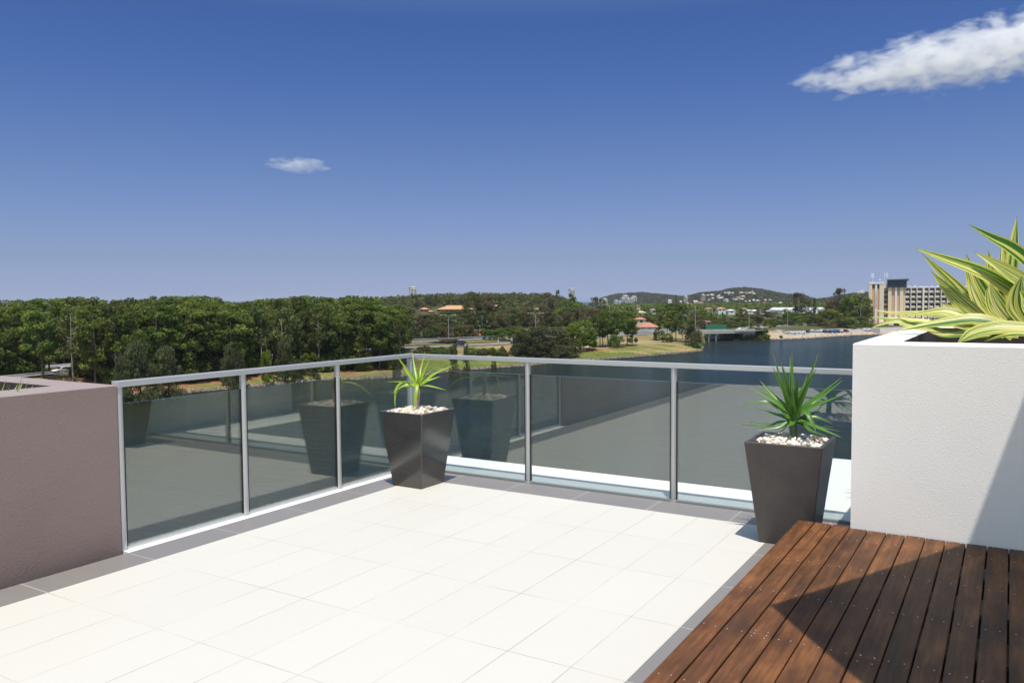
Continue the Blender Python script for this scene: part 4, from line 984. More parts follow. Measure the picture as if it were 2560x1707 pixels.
# ------------------------------------------------------------------ trees
def crown_quads(rg, centres, radii, dens, size, flat=.6, droop=0.0):
    """leaf clumps: small quads through the volume of many puffs"""
    n_ = np.maximum(8, (dens * np.asarray(radii) ** 2).astype(int)); C_ = np.repeat(np.asarray(centres), n_, axis=0); Rr = np.repeat(np.asarray(radii), n_)
    N = len(C_); d = rg.normal(size=(N, 3)); d /= np.linalg.norm(d, axis=1, keepdims=True)
    rr = Rr * rg.uniform(.35, 1.0, N) ** .5
    P = C_ + d * rr[:, None] * np.array([1, 1, flat])
    nrm = d * .8 + rg.normal(size=(N, 3)) * .75 + np.array([0, 0, .5]); nrm /= np.linalg.norm(nrm, axis=1, keepdims=True)
    a = np.cross(nrm, rg.normal(size=(N, 3))); a /= np.linalg.norm(a, axis=1, keepdims=True) + 1e-9; b_ = np.cross(nrm, a)
    if droop: a = a + np.array([0, 0, -droop]); a /= np.linalg.norm(a, axis=1, keepdims=True)
    s = size * rg.uniform(.6, 1.3, N)[:, None]
    w = .55 if not droop else .28
    V = np.stack([P - a * s - b_ * s * w * .3, P - b_ * s * w, P + a * s, P + b_ * s * w], 1).reshape(-1, 3)
    F_ = np.arange(N * 4).reshape(N, 4)
    pt = np.repeat(rg.uniform(0, 1, len(radii)), n_); t = np.clip(pt * .6 + rg.uniform(0, .4, N), 0, 1)
    return V, F_, np.repeat(t, 4)
def limb_mesh(rg, h, r0, tips, bend=.4):
    q = MB(); pts = []; k = 6; ox, oy = rg.uniform(-bend, bend, 2)
    for i in range(k + 1):
        t = i / k; pts.append(Vector((ox * math.sin(t * 3), oy * math.sin(t * 2.3), h * t)))
    q.tube(pts, [r0 * (1 - .75 * i / k) for i in range(k + 1)], 7)
    for tp in tips:
        tp = Vector(tp); zb = min(tp.z * .8, h * .92); t = zb / h; i = min(int(t * k), k - 1); b0 = pts[i].lerp(pts[i + 1], t * k - i)
        q.tube([b0, b0.lerp(tp, .55) + Vector((0, 0, -.15)), tp], [r0 * .28, r0 * .16, r0 * .06], 5, cap=False)
    return q
PINE = foliage('pine_needles', (.048, .084, .021), (.215, .262, .060), .28, .018)
OLIVE = foliage('olive_gum_leaves', (0.0465, 0.0651, 0.0217), (0.1575, 0.1725, 0.0570), .28, .022)
CASU = foliage('she_oak_foliage', (.052, .060, .030), (.155, .165, .075), .22, .015)
BRIGHT = foliage('bright_green_leaves', (.052, .088, .014), (.185, .235, .036), .22, .025)
BROWNISH = foliage('brownish_leaves', (0.0775, 0.0620, 0.0341), (0.1875, 0.1500, 0.0825), .25, .015)
TRK = mat('tree_bark', (.060, .045, .034), .9, noise_col=(2, (.10, .08, .065), 3)); PALE = mat('pale_gum_bark', (.22, .19, .16), .8, noise_col=(1.5, (.36, .32, .28), 3))
def tree_proto(kind, seed):
    rg = np.random.RandomState(seed); t = empty(kind, (0, 0, 0)); h = 1.0
    if kind == 'pine_tree':
        H = 18; cs = []; rs = []
        for k in range(46):
            lo = .36 if seed % 2 else .16; z = rg.uniform(lo, .97) * H; f = z / H; env = (4.6 * math.sin(math.pi * min(1, (1.06 - f) / .72)) ** .55 if f > .36 else 3.2)
            a = rg.uniform(0, 6.28); r = env * rg.uniform(.25, 1.0) ** .6; cs.append((r * math.cos(a), r * math.sin(a), z)); rs.append(rg.uniform(.9, 1.75))
        V, F_, T = crown_quads(rg, cs, rs, 44, .36, .55); tips = [cs[i] for i in range(0, 46, 3)]; m = PINE; bark = TRK; tr = .26
        H_t = H * .95
    elif kind == 'gum_tree':
        H = 16; cs = []; rs = []
        for k in range(34):
            z = rg.uniform(.38, .98) * H; f = z / H; env = 4.8 * math.sin(math.pi * min(1, (1.05 - f) / .75)) ** .5
            a = rg.uniform(0, 6.28); r = env * rg.uniform(.2, 1.0) ** .5; cs.append((r * math.cos(a), r * math.sin(a), z)); rs.append(rg.uniform(.9, 2.0))
        V, F_, T = crown_quads(rg, cs, rs, 32, .36, .7); tips = [cs[i] for i in range(0, 34, 2)]; m = OLIVE; bark = PALE; tr = .24; H_t = H * .85
    elif kind == 'she_oak':
        H = 11; cs = []; rs = []
        for k in range(60):
            z = rg.uniform(.06, .97) * H; f = z / H; env = 4.4 * (1 - f * .82) ** .7 * min(1, (f + .18) / .3)
            a = rg.uniform(0, 6.28); r = env * rg.uniform(.1, 1.0) ** .5; cs.append((r * math.cos(a), r * math.sin(a), z)); rs.append(rg.uniform(.7, 1.4))
        V, F_, T = crown_quads(rg, cs, rs, 70, .38, .9, droop=.9); tips = [cs[i] for i in range(0, 60, 4)]; m = CASU; bark = TRK; tr = .2; H_t = H * .85
    elif kind == 'broadleaf_tree':
        H = 11; cs = []; rs = []
        for k in range(60):
            z = rg.uniform(.16, .95) * H; f = z / H; env = 5.4 * math.sqrt(max(.05, 1 - ((f - .42) / .58) ** 2))
            a = rg.uniform(0, 6.28); r = env * rg.uniform(.3, 1.0) ** .45; cs.append((r * math.cos(a), r * math.sin(a), z)); rs.append(rg.uniform(.9, 1.6))
        V, F_, T = crown_quads(rg, cs, rs, 44, .36, .75); tips = [cs[i] for i in range(0, 60, 5)]; m = BRIGHT; bark = TRK; tr = .28; H_t = H * .7
    elif kind == 'round_bush':
        H = 3.2; cs = []; rs = []
        for k in range(75):
            d = rg.normal(size=3); d /= np.linalg.norm(d); d[2] = abs(d[2]); r = rg.uniform(.3, 1) ** .5
            cs.append((d[0] * 1.6 * r, d[1] * 1.6 * r, .45 + d[2] * 2.3 * r)); rs.append(rg.uniform(.45, .8))
        V, F_, T = crown_quads(rg, cs, rs, 120, .24, .85); tips = cs[::6]; m = CASU; bark = TRK; tr = .1; H_t = 1.8
    elif kind == 'norfolk_pine':
        H = 20; cs = []; rs = []
        for k in range(80):
            f = rg.uniform(.08, 1); z = f * H; env = 3.2 * (1 - f) + .25; a = rg.uniform(0, 6.28); r = env * rg.uniform(.2, 1)
            cs.append((r * math.cos(a), r * math.sin(a), z)); rs.append(rg.uniform(.4, .9))
        V, F_, T = crown_quads(rg, cs, rs, 60, .4, .6); tips = cs[::6]; m = PINE; bark = TRK; tr = .22; H_t = H * .98
    np_mesh('crown', V, F_, m, t, False, tint=np.repeat(T[:, None], 3, 1))
    limb_mesh(rg, H_t, tr, tips, .35).build('trunk', bark, t)
    t['H'] = H; return t
def palm_proto(seed):
    rg = random.Random(seed); t = empty('palm_tree', (0, 0, 0)); H = 9.0; L_ = []
    for k in range(26):
        a = rg.uniform(0, 6.28); el = rg.uniform(-.3, 1.2); ln = rg.uniform(2.0, 2.9); d = Vector((math.cos(a) * math.cos(el), math.sin(a) * math.cos(el), math.sin(el))); c0 = Vector((0, 0, H))
        L_.append(([c0, c0 + d * ln * .5, c0 + d * ln * .9 + Vector((0, 0, -.5)), c0 + d * ln * 1.1 + Vector((0, 0, -1.3))], .30, Vector((0, 0, 1)), -.6))
    V = []; F_ = []
    for pts, hw, nn, fo in L_:
        v, f, _uv = leaf(pts, hw, nn, fo, 7); b_ = len(V); V += [tuple(x) for x in v]; F_ += [tuple(i + b_ for i in q_) for q_ in f]
    np_mesh('crown', np.array(V), np.array(F_), PALMF, t, False, tint=np.repeat(np.random.RandomState(seed).uniform(0, 1, len(V))[:, None], 3, 1))
    q = MB(); q.tube([(0, 0, 0), (.15, 0, H * .5), (0, 0, H)], [.2, .15, .13], 8); q.build('trunk', TRK, t); t['H'] = H + 1.2; return t
PALMF = foliage('palm_fronds', (0.0543, 0.1162, 0.0232), (0.1800, 0.2550, 0.0600), .2, .02)
PR = {'pine_tree': [tree_proto('pine_tree', s) for s in (1, 2, 3, 4, 5)], 'gum_tree': [tree_proto('gum_tree', s) for s in (11, 12, 13, 14)], 'she_oak': [tree_proto('she_oak', s) for s in (21, 22, 23)],
      'broadleaf_tree': [tree_proto('broadleaf_tree', s) for s in (31, 32, 33)], 'round_bush': [tree_proto('round_bush', s) for s in (41, 42, 43)], 'norfolk_pine': [tree_proto('norfolk_pine', 51)], 'palm_tree': [palm_proto(61), palm_proto(62)]}
USED = set(); PH = {k: [p['H'] for p in v] for k, v in PR.items()}
for v in PR.values():
    for p in v: del p['H']
MATV = {}
def crown_variant(o, m):
    """same crown shape, other foliage: needs its own mesh datablock"""
    k = (o.data.name, m.name)
    if k not in MATV:
        me = o.data.copy(); me.materials.clear(); me.materials.append(m); MATV[k] = me
    o.data = MATV[k]
tr_rng = random.Random(77)
def put_tree(kind, x, y, h, wid=None, label='', group='', m=None, z=None, var=None):
    i = tr_rng.randrange(len(PR[kind])) if var is None else var; p = PR[kind][i]
    if (kind, i) not in USED and m is None: o = p; USED.add((kind, i))
    else: o = copy_tree(p)
    s = h / PH[kind][i]; sxy = s if wid is None else wid
    o.location = (x, y, gz1(x, y) - .15 if z is None else z); o.rotation_euler = (0, 0, tr_rng.uniform(0, 6.28)); o.scale = (sxy, sxy, s)
    if m is not None:
        for c in CH[o.name]:
            if c.name.startswith('crown'): crown_variant(c, m)
    tag(o, label, {'pine_tree': 'pine tree', 'gum_tree': 'gum tree', 'she_oak': 'she oak', 'broadleaf_tree': 'tree', 'round_bush': 'bush', 'norfolk_pine': 'norfolk pine', 'palm_tree': 'palm tree'}[kind], group)
    return o
def tree_px(kind, u, vtop, dist, wpx=None, label='', group=None, m=None, var=None):
    """tree standing 'dist' metres away in the direction of column u, its top at row vtop"""
    p = at_dist(u, dist); g = gz1(p.x, p.y); h = z_for(u, vtop, dist) - g
    base_w = {'pine_tree': 10.5, 'gum_tree': 11, 'she_oak': 9.6, 'broadleaf_tree': 12, 'round_bush': 4.4, 'norfolk_pine': 7, 'palm_tree': 5.4}[kind]
    w = None if wpx is None else wpx * dist / PX / base_w * math.cos(az_of(u) - YAW)
    return put_tree(kind, p.x, p.y, h, w, label, group, m, g - .1, var)

def pick(u, L):
    for lim, w_ in L:
        if u < lim: return w_
    return L[-1][1]
def where2(u): return pick(u, ((1060, 'beside the forest edge'), (1105, 'left of the double armed lamp'), (1140, 'right of the double armed lamp'), (1180, 'below the big gum'), (1220, 'above the road sign'), (1265, 'above the lime green street trees'), (1310, 'just right of the street trees'), (1350, 'behind the second double armed lamp'), (1390, 'with pale forked trunks'), (1430, 'above the cream wall'), (1480, 'above the bright rounded tree'), (1600, 'left of the pine clump')))
def where3(u): return pick(u, ((1560, 'behind the left pine clump'), (1640, 'behind the terracotta roof'), (1710, 'behind the right pine clump'), (1770, 'left of the green barrier'), (1820, 'above the green barrier'), (1860, 'beside the dark palm'), (1900, 'behind the cars on the bridge'), (1950, 'at the bridge end'), (2000, 'above the cream parked car'), (2050, 'below the norfolk pine'), (2110, 'above the blue parked cars'), (2300, 'left of the hotel')))
# dense forest on the left bank
SIL = [(-700, 752), (-300, 752), (0, 757), (60, 745), (110, 741), (200, 743), (300, 746), (335, 736), (370, 743), (440, 739), (500, 739), (560, 748), (610, 757), (650, 746), (700, 743), (760, 740), (820, 745), (880, 738), (930, 742), (980, 752), (1030, 775)]
def sil(u): return np.interp(u, [a for a, b in SIL], [b for a, b in SIL])
def where(u):
    for lim, w_ in ((0, 'beyond the left edge of the mauve planter'), (110, 'above the leaves in the mauve planter'), (200, 'around the white car'), (290, 'above the corner of the mauve planter'), (380, 'behind the tallest she oak'), (470, 'behind the broad she oak'), (545, 'above the middle of the first glass panel'),
                    (605, 'just left of the second post'), (670, 'just right of the second post'), (735, 'behind the upright she oak'), (800, 'behind the bright green edge tree'), (850, 'above the third post'), (900, 'above the third glass panel'), (950, 'left of the corner post')):
        if u < lim: return w_
    return 'at the right end of the forest'
def forest_label(kind, u, row):
    k = 'dark pine' if kind == 'pine_tree' else 'olive gum'
    return k + (' in the front row ', ' in the second row ', ' just beyond the road ', ' deep in the forest ', ' on the skyline ')[row] + where(u)
fr_ = random.Random(9); placed = []
def free(x, y, dmin):
    return all((x - a) ** 2 + (y - b) ** 2 > dmin ** 2 for a, b in placed)
cnt = 0
for row, (t0, t1, num) in enumerate(((14, 24, 50), (24, 40, 62), (56, 76, 50), (96, 130, 34), (130, 190, 30))):
    tries = 0; got = 0
    while got < num and tries < 2500:
        tries += 1
        u = fr_.uniform(-330, 1010 - (8 if row < 2 else 0)); a = az_of(u); r = float(shore_r(a)) + fr_.uniform(t0, t1)
        x = CAM.x + math.sin(a) * r; y = CAM.y + math.cos(a) * r
        d_, _z = road_d(x, y)
        if d_[0] < 7.5 or not free(x, y, 4.6 if row < 2 else 6): continue
        if 112 < u < 186 and row < 2 and fr_.random() < .9: continue
        placed.append((x, y)); got += 1
        vt = sil(u) + (fr_.uniform(14, 46) if row == 0 else fr_.uniform(2, 24) if row == 1 else fr_.uniform(-3, 12))
        g = gz1(x, y); h = z_for(u, vt, r) - g
        kind = 'pine_tree' if fr_.random() < .86 else 'gum_tree'
        lab = 'tall dark green pine crowded into the forest on the left bank' if row < 2 else 'pine crown at the back of the left bank forest, against the sky'
        if kind == 'gum_tree': lab = 'olive gum tree standing among the forest pines on the left bank'
        lab = forest_label(kind, u, row)
        put_tree(kind, x, y, h, h / 18 * fr_.uniform(.88, 1.15), lab, 'trees of the left bank forest', z=g - .1)
# undergrowth: shrubs between the trunks
for k in range(150):
    u = fr_.uniform(-300, 1005); a = az_of(u); r = float(shore_r(a)) + fr_.choice([fr_.uniform(14, 22), fr_.uniform(20, 42), fr_.uniform(20, 42), fr_.uniform(76, 95)])
    x = CAM.x + math.sin(a) * r; y = CAM.y + math.cos(a) * r
    if road_d(x, y)[0][0] < 7 or (105 < u < 195 and r - float(shore_r(a)) < 50): continue
    put_tree('round_bush', x, y, fr_.uniform(3.0, 8.0), fr_.uniform(1.2, 2.1), 'leafy green shrub under the forest ' + where(u), 'shrubs under the forest', m=fr_.choice([BRIGHT, PINE, PINE, PINE, OLIVE]))
tree_px('broadleaf_tree', 770, 880, 222, 48, 'bright green leafy tree at the forest edge right of the grey she oaks', m=BRIGHT)
tree_px('broadleaf_tree', 662, 874, 205, 34, 'small bright green tree at the forest edge between two grey she oaks')
# she oaks at the water's edge
for u, vt, ds, wp, lab in ((345, 852, 181, 110, 'tallest grey green she oak at the waterline left of the second post'), (415, 866, 184, 100, 'broad grey green she oak right of the tallest one'), (300, 885, 178, 70, 'low she oak at the waterline beside the mauve planter'),
        (590, 872, 199, 64, 'she oak leaning over the water behind the second post'), (565, 862, 204, 50, 'slim she oak just behind the second post'), (708, 848, 209, 66, 'upright she oak on the bank left of the third post'), (740, 900, 206, 50, 'short dark she oak beside the upright one'), (783, 905, 214, 36, 'small she oak bush left of the grass strip')):
    tree_px('she_oak', u, vt, ds, wp, lab, 'she oaks along the left waterline')
for u, vt, vb, wp, lab in ((988, 884, 945, 34, 'narrow column shaped shrub on the bank left of the corner post'), (1132, 858, 927, 38, 'tall narrow shrub beside the lawn right of the corner pot'), (1164, 862, 920, 26, 'slim shrub on the lawn right of the tall narrow one'), (1233, 869, 912, 20, 'small upright shrub in the middle of the lawn')):
    ds = hyp(u, vb, WZ + 1.2); tree_px('she_oak', u, vt, ds, wp, lab, 'narrow shrubs on the lawn', m=foliage('shrub_olive', (0.0543, 0.0806, 0.0217), (0.1650, 0.2100, 0.0450)) if u > 1200 else None)
# shrubs below the road
for k, (u, v0, ds, wp, mm) in enumerate(((1062, 862, 268, 26, BROWNISH), (1045, 872, 262, 40, OLIVE), (1085, 868, 266, 44, BRIGHT), (1108, 869, 266, 36, OLIVE), (1180, 868, 280, 50, OLIVE), (1208, 872, 276, 36, OLIVE), (1255, 864, 292, 14, BROWNISH), (1092, 852, 322, 46, BROWNISH), (1122, 846, 324, 62, BROWNISH), (1150, 851, 326, 36, BROWNISH), (1286, 862, 278, 34, OLIVE), (1300, 858, 272, 46, OLIVE), (1262, 880, 262, 20, OLIVE))):
    tree_px('round_bush', u, v0, ds, wp, ('brown leafed' if mm is BROWNISH else 'bright green' if mm is BRIGHT else 'olive green') + ' rounded bush on the bank below the road', 'bushes below the road', m=mm)
for k in range(12):
    u = 1046 + k * 19 + fr_.uniform(-5, 5)
    if 1128 < u < 1168: continue
    tree_px('round_bush', u, fr_.uniform(864, 872), fr_.uniform(262, 280), fr_.uniform(36, 50), 'olive bush in the hedge row between lawn and road', 'hedge bushes above the lawn', m=fr_.choice([OLIVE, OLIVE, PINE, CASU]))
# grey casuarina mass in the centre
for u, vt, ds, wp, lab in ((1345, 816, 268, 130, 'tallest of the dark olive she oaks massed on the point in the middle'), (1308, 832, 264, 100, 'she oak at the left end of the central mass'), (1392, 822, 276, 110, 'she oak at the right end of the central mass'), (1425, 856, 279, 70, 'low she oak trailing towards the lawn beside the pines'), (1365, 850, 266, 100, 'low bushy she oak in front of the central mass'), (1400, 862, 270, 84, 'dark low she oak overhanging the water in the middle')):
    tree_px('she_oak', u, vt, ds, wp, lab, 'she oaks massed on the central point')
# bright trees and pines on the lawn
tree_px('broadleaf_tree', 1450, 799, 300, 96, 'rounded bright yellow green tree left of the waterside pines', m=BRIGHT)
tree_px('broadleaf_tree', 1430, 815, 294, 80, 'lower bright green tree in front of the rounded one', m=BRIGHT)
tree_px('broadleaf_tree', 1473, 838, 306, 40, 'dense dark green tree at the foot of the pines')
for u, vt, ds, wp in ((1500, 778, 312, 48), (1520, 775, 318, 60), (1543, 773, 314, 56), (1568, 777, 322, 56), (1580, 800, 326, 40), (1507, 800, 320, 50), (1535, 790, 328, 56)):
    tree_px('pine_tree', u, vt, ds, wp, 'dark bare trunked pine in the left clump of the lawn', 'left pine clump on the lawn')
tree_px('broadleaf_tree', 1535, 835, 308, 32, 'small dark green tree under the left pine clump', m=PINE)
for u, vt, ds, wp in ((1648, 765, 355, 40), (1668, 758, 362, 44), (1690, 756, 358, 46), (1706, 760, 366, 38), (1680, 775, 352, 40)):
    tree_px('pine_tree', u, vt, ds, wp, 'tall slim pine in the right clump near the bridge', 'right pine clump near the bridge')
tree_px('broadleaf_tree', 1668, 833, 348, 34, 'small round bright green tree under the right pine clump')
tree_px('gum_tree', 1715, 800, 352, 56, 'olive gum tree with pale trunk between the right pines and the bridge')
tree_px('she_oak', 1728, 812, 336, 44, 'drooping grey she oak on the tip of the lawn beside the bridge'); tree_px('she_oak', 1745, 826, 333, 38, 'last she oak over the water at the tip of the lawn')
tree_px('round_bush', 1577, 880, 300, 15, 'round green bush standing at the waterline below the pines', m=BRIGHT); tree_px('round_bush', 1594.5, 882, 303, 8, 'tiny bush at the waterline beside the round one', m=OLIVE)
tree_px('she_oak', 1638, 836, 356, 16, 'thin dark sapling at the edge of the right pine clump', m=PINE)
# band of gums beyond the road
for k in range(34):
    u = 1018 + k * 14.3 + fr_.uniform(-6, 6); ds = fr_.uniform(372, 400) + max(0, (u - 1250)) * .09
    vt = np.interp(u, [1010, 1080, 1150, 1230, 1300, 1400, 1500], [790, 782, 776, 778, 774, 770, 772]) + fr_.uniform(-3, 14)
    tree_px('gum_tree', u, vt, ds, fr_.uniform(42, 58), 'olive brown gum in the belt beyond the road, ' + where2(u), 'gum trees beyond the road', m=fr_.choice([None, None, BROWNISH]))
for k in range(20):
    u = 1020 + k * 22 + fr_.uniform(-8, 8); ds = 366 + max(0, (u - 1250)) * .09
    tree_px('broadleaf_tree', u, fr_.uniform(806, 826), ds, fr_.uniform(34, 50), 'low scrubby tree at the foot of the gum belt, ' + where2(u), 'scrub trees beyond the road', m=fr_.choice([OLIVE, OLIVE, BROWNISH]))
for u, vt, wp in ((1225, 823, 46), (1262, 818, 50), (1290, 822, 44)):
    tree_px('broadleaf_tree', u, vt, 340, wp, 'spreading lime green street tree between the two roads', 'street trees between the roads', m=BRIGHT)
for u, vt, ds, wp, mm, lab in ((1182, 731, 430, 62, OLIVE, 'big spreading gum standing above the orange roofs'), (1206, 735, 436, 66, BROWNISH, 'big brown gum right of the orange roofs'), (1235, 743, 440, 60, OLIVE, 'wide gum right of the big brown one'), (1128, 744, 760, 34, BRIGHT, 'yellow green gum crown left of the big gums'),
        (1365, 731, 520, 50, BROWNISH, 'dark brown gum left of the pale tower'), (1395, 726, 640, 14, PINE, 'slim tall tree poking above the hill left of the pale tower'), (1428, 735, 560, 30, OLIVE, 'round gum in front of the pale tower'), (1420, 752, 520, 70, BRIGHT, 'dense bright green fig tree below the pale tower'), (1450, 755, 530, 50, BRIGHT, 'right half of the bright green fig tree group'),
        (1485, 744, 560, 34, BROWNISH, 'lone brown gum on the skyline right of the sea gap'), (1505, 747, 570, 26, OLIVE, 'small gum beside the lone brown one')):
    tree_px('gum_tree', u, vt, ds, wp, lab, m=mm)
# suburb trees behind the bridge
kinds = [('broadleaf_tree', BRIGHT), ('broadleaf_tree', PINE), ('gum_tree', OLIVE), ('palm_tree', None), ('gum_tree', BROWNISH), ('broadleaf_tree', None), ('broadleaf_tree', BROWNISH)]
for k in range(120):
    u = fr_.uniform(1500, 2175); ds = fr_.uniform(455, 620) if u < 1850 else fr_.uniform(495, 640)
    rd_, _z = road_d(*g2(u, ds))
    if rd_[0] < 12: continue
    kd, mm = fr_.choice(kinds); vt = np.interp(ds, [450, 640], [806, 782]) + fr_.uniform(-14, 8) - (6 if kd == 'palm_tree' else 0)
    tree_px(kd, u, vt, ds, fr_.uniform(30, 48) if kd != 'palm_tree' else 22, {'palm_tree': 'green palm ', 'gum_tree': 'small gum tree ', 'broadleaf_tree': 'leafy garden tree '}[kd] + ('in the nearer row ' if ds < 520 else 'in the farther row ') + where3(u), 'garden trees behind the bridge', m=mm)
tree_px('palm_tree', 1853, 769, 480, 34, 'dark palm with a full round crown in front of the white houses', m=PINE)
tree_px('norfolk_pine', 1690, 736, 640, 12, 'dark narrow norfolk pine on the skyline above the right pine clump')
tree_px('norfolk_pine', 2037, 744, 560, 24, 'dark cone shaped norfolk pine in front of the white sheds')
for u, vt, ds, wp, mm, kd, lab in ((1998, 733, 600, 44, BROWNISH, 'gum_tree', 'tall brown green gum left of the norfolk pine'), (2015, 752, 580, 34, OLIVE, 'gum_tree', 'olive gum beside the norfolk pine'), (2103, 722, 560, 40, BROWNISH, 'gum_tree', 'tallest sparse gum left of the hotel'), (2130, 736, 540, 66, BRIGHT, 'broadleaf_tree', 'big dark green tree left of the hotel tower'),
        (2155, 738, 535, 60, PINE, 'broadleaf_tree', 'deep green tree against the hotel tower'), (2085, 748, 545, 50, BROWNISH, 'broadleaf_tree', 'brown leafed tree below the sparse gum'), (2072, 772, 525, 66, BRIGHT, 'broadleaf_tree', 'wide bright green tree above the parked cars'), (2005, 788, 520, 50, BRIGHT, 'broadleaf_tree', 'bright green tree behind the left parked cars'), (2040, 790, 516, 46, OLIVE, 'broadleaf_tree', 'olive tree behind the silver car'),
        (1924, 797, 452, 34, BRIGHT, 'broadleaf_tree', 'tall green tree at the right end of the bridge'), (1945, 800, 500, 36, OLIVE, 'broadleaf_tree', 'olive tree right of the bridge end'), (1968, 800, 505, 38, BROWNISH, 'broadleaf_tree', 'greyish brown tree left of the parked cars'), (2150, 790, 515, 44, OLIVE, 'broadleaf_tree', 'olive tree beside the foot of the hotel'), (2110, 800, 512, 44, OLIVE, 'broadleaf_tree', 'low tree above the retaining wall'), (2065, 805, 508, 44, BROWNISH, 'broadleaf_tree', 'bare looking brown tree above the parked cars'), (1990, 808, 508, 40, PINE, 'broadleaf_tree', 'dark green bushy tree above the white parked car')):
    tree_px(kd, u, vt, ds, wp, lab, m=mm)
for k in range(43):
    u = fr_.uniform(1829, 1915) if k < 42 else 1953; a = az_of(u); r = float(shore_r(a)) + fr_.uniform(.8, 10)
    put_tree('round_bush', CAM.x + math.sin(a) * r, CAM.y + math.cos(a) * r, fr_.uniform(1.6, 3.2) if k < 42 else 1.4, fr_.uniform(.9, 1.7) if k < 42 else .5, 'low green shrub on the bank, ' + pick(u, ((1846, 'under the end of the bridge'), (1862, 'below the white car on the bridge'), (1880, 'right of the bridge abutment'), (1898, 'below the dark car on the bridge'), (1920, 'at the start of the sandy shore'), (2000, 'alone beside the cream parked car'))), 'shrubs at the bridge end', m=fr_.choice([BRIGHT, OLIVE, OLIVE, BROWNISH]))

# wooded hills too far off to count their trees
def hillwood(name, H_, n_, r0, size, c, label, da=0, seed=0, span=(-1, 1.0)):
    rg = np.random.RandomState(seed); u0, u1 = H_['c'][0][0], min(H_['c'][-1][0], 2700)
    U = rg.uniform(u0, u1, n_); D = H_['d'] + rg.uniform(span[0], span[1], n_) * H_['w']
    A_ = np.array([az_of(u) for u in U]); X = CAM.x + np.sin(A_) * D; Y = CAM.y + np.cos(A_) * D; Z = ground(X, Y)
    hs_ = TREEH[H_['d']] * rg.uniform(.55, 1.05, n_); ok = (Z > -14.8) & ~((U > 1022) & (U < 1250) & (D < 740)); X, Y, Z, hs_ = X[ok], Y[ok], Z[ok], hs_[ok]
    m_ = len(X); per = size[1]; N = m_ * per
    d = rg.normal(size=(N, 3)); d /= np.linalg.norm(d, axis=1, keepdims=True); d[:, 2] = np.abs(d[:, 2])
    w = np.repeat(hs_ * .55, per)
    P = np.stack([np.repeat(X, per), np.repeat(Y, per), np.repeat(Z + hs_ * .35, per)], 1) + d * (w * rg.uniform(.5, 1, N) ** .5)[:, None] * np.array([1, 1, 1.15])
    nn = d + rg.normal(size=(N, 3)) * .5 + np.array([0, 0, .4]); nn /= np.linalg.norm(nn, axis=1, keepdims=True)
    a = np.cross(nn, rg.normal(size=(N, 3))); a /= np.linalg.norm(a, axis=1, keepdims=True); b_ = np.cross(nn, a); s = size[0] * rg.uniform(.6, 1.3, N)[:, None]
    V = np.stack([P - a * s, P - b_ * s * .7, P + a * s, P + b_ * s * .7], 1).reshape(-1, 3)
    T = np.repeat(np.clip(np.repeat(rg.uniform(0, 1, m_), per) * .75 + rg.uniform(0, .25, N), 0, 1), 4)
    o = np_mesh(name, V, np.arange(N * 4).reshape(N, 4), c, tint=np.repeat(T[:, None], 3, 1))
    return tag(o, label, 'woodland', kind='stuff')
HW = foliage('hill_woodland', (0.0403, 0.0558, 0.0202), (0.1380, 0.1380, 0.0540), 0, 0); HW2 = foliage('far_hill_woodland', (0.0465, 0.0527, 0.0310), (0.1200, 0.1170, 0.0675), 0, 0)
hillwood('hill_woodland', HILL1, 2600, 0, (1.25, 42), HW, 'olive green wooded hill behind the orange roofs', seed=1, span=(-1.0, .25))
hillwood('hill_woodland', HILL2, 4500, 0, (3.4, 12), HW2, 'far bluish wooded headland right of the sea gap', seed=2, span=(-1, .2))
hillwood('hill_woodland', HILL3, 9000, 0, (3.2, 12), HW2, 'far wooded hill dotted with white houses', seed=3, span=(-1, .2))
hillwood('hill_woodland', HILL4, 6000, 0, (2.6, 12), HW, 'low wooded rise in front of the far hills', seed=4, span=(-1, .3))
rg = np.random.RandomState(15)                    # flat tree canopy between the suburb and the hills
HP = dict(d=1150, w=450, c=[(1430, 0), (2700, 0)]); TREEH[1150] = 9
Uf = 5200
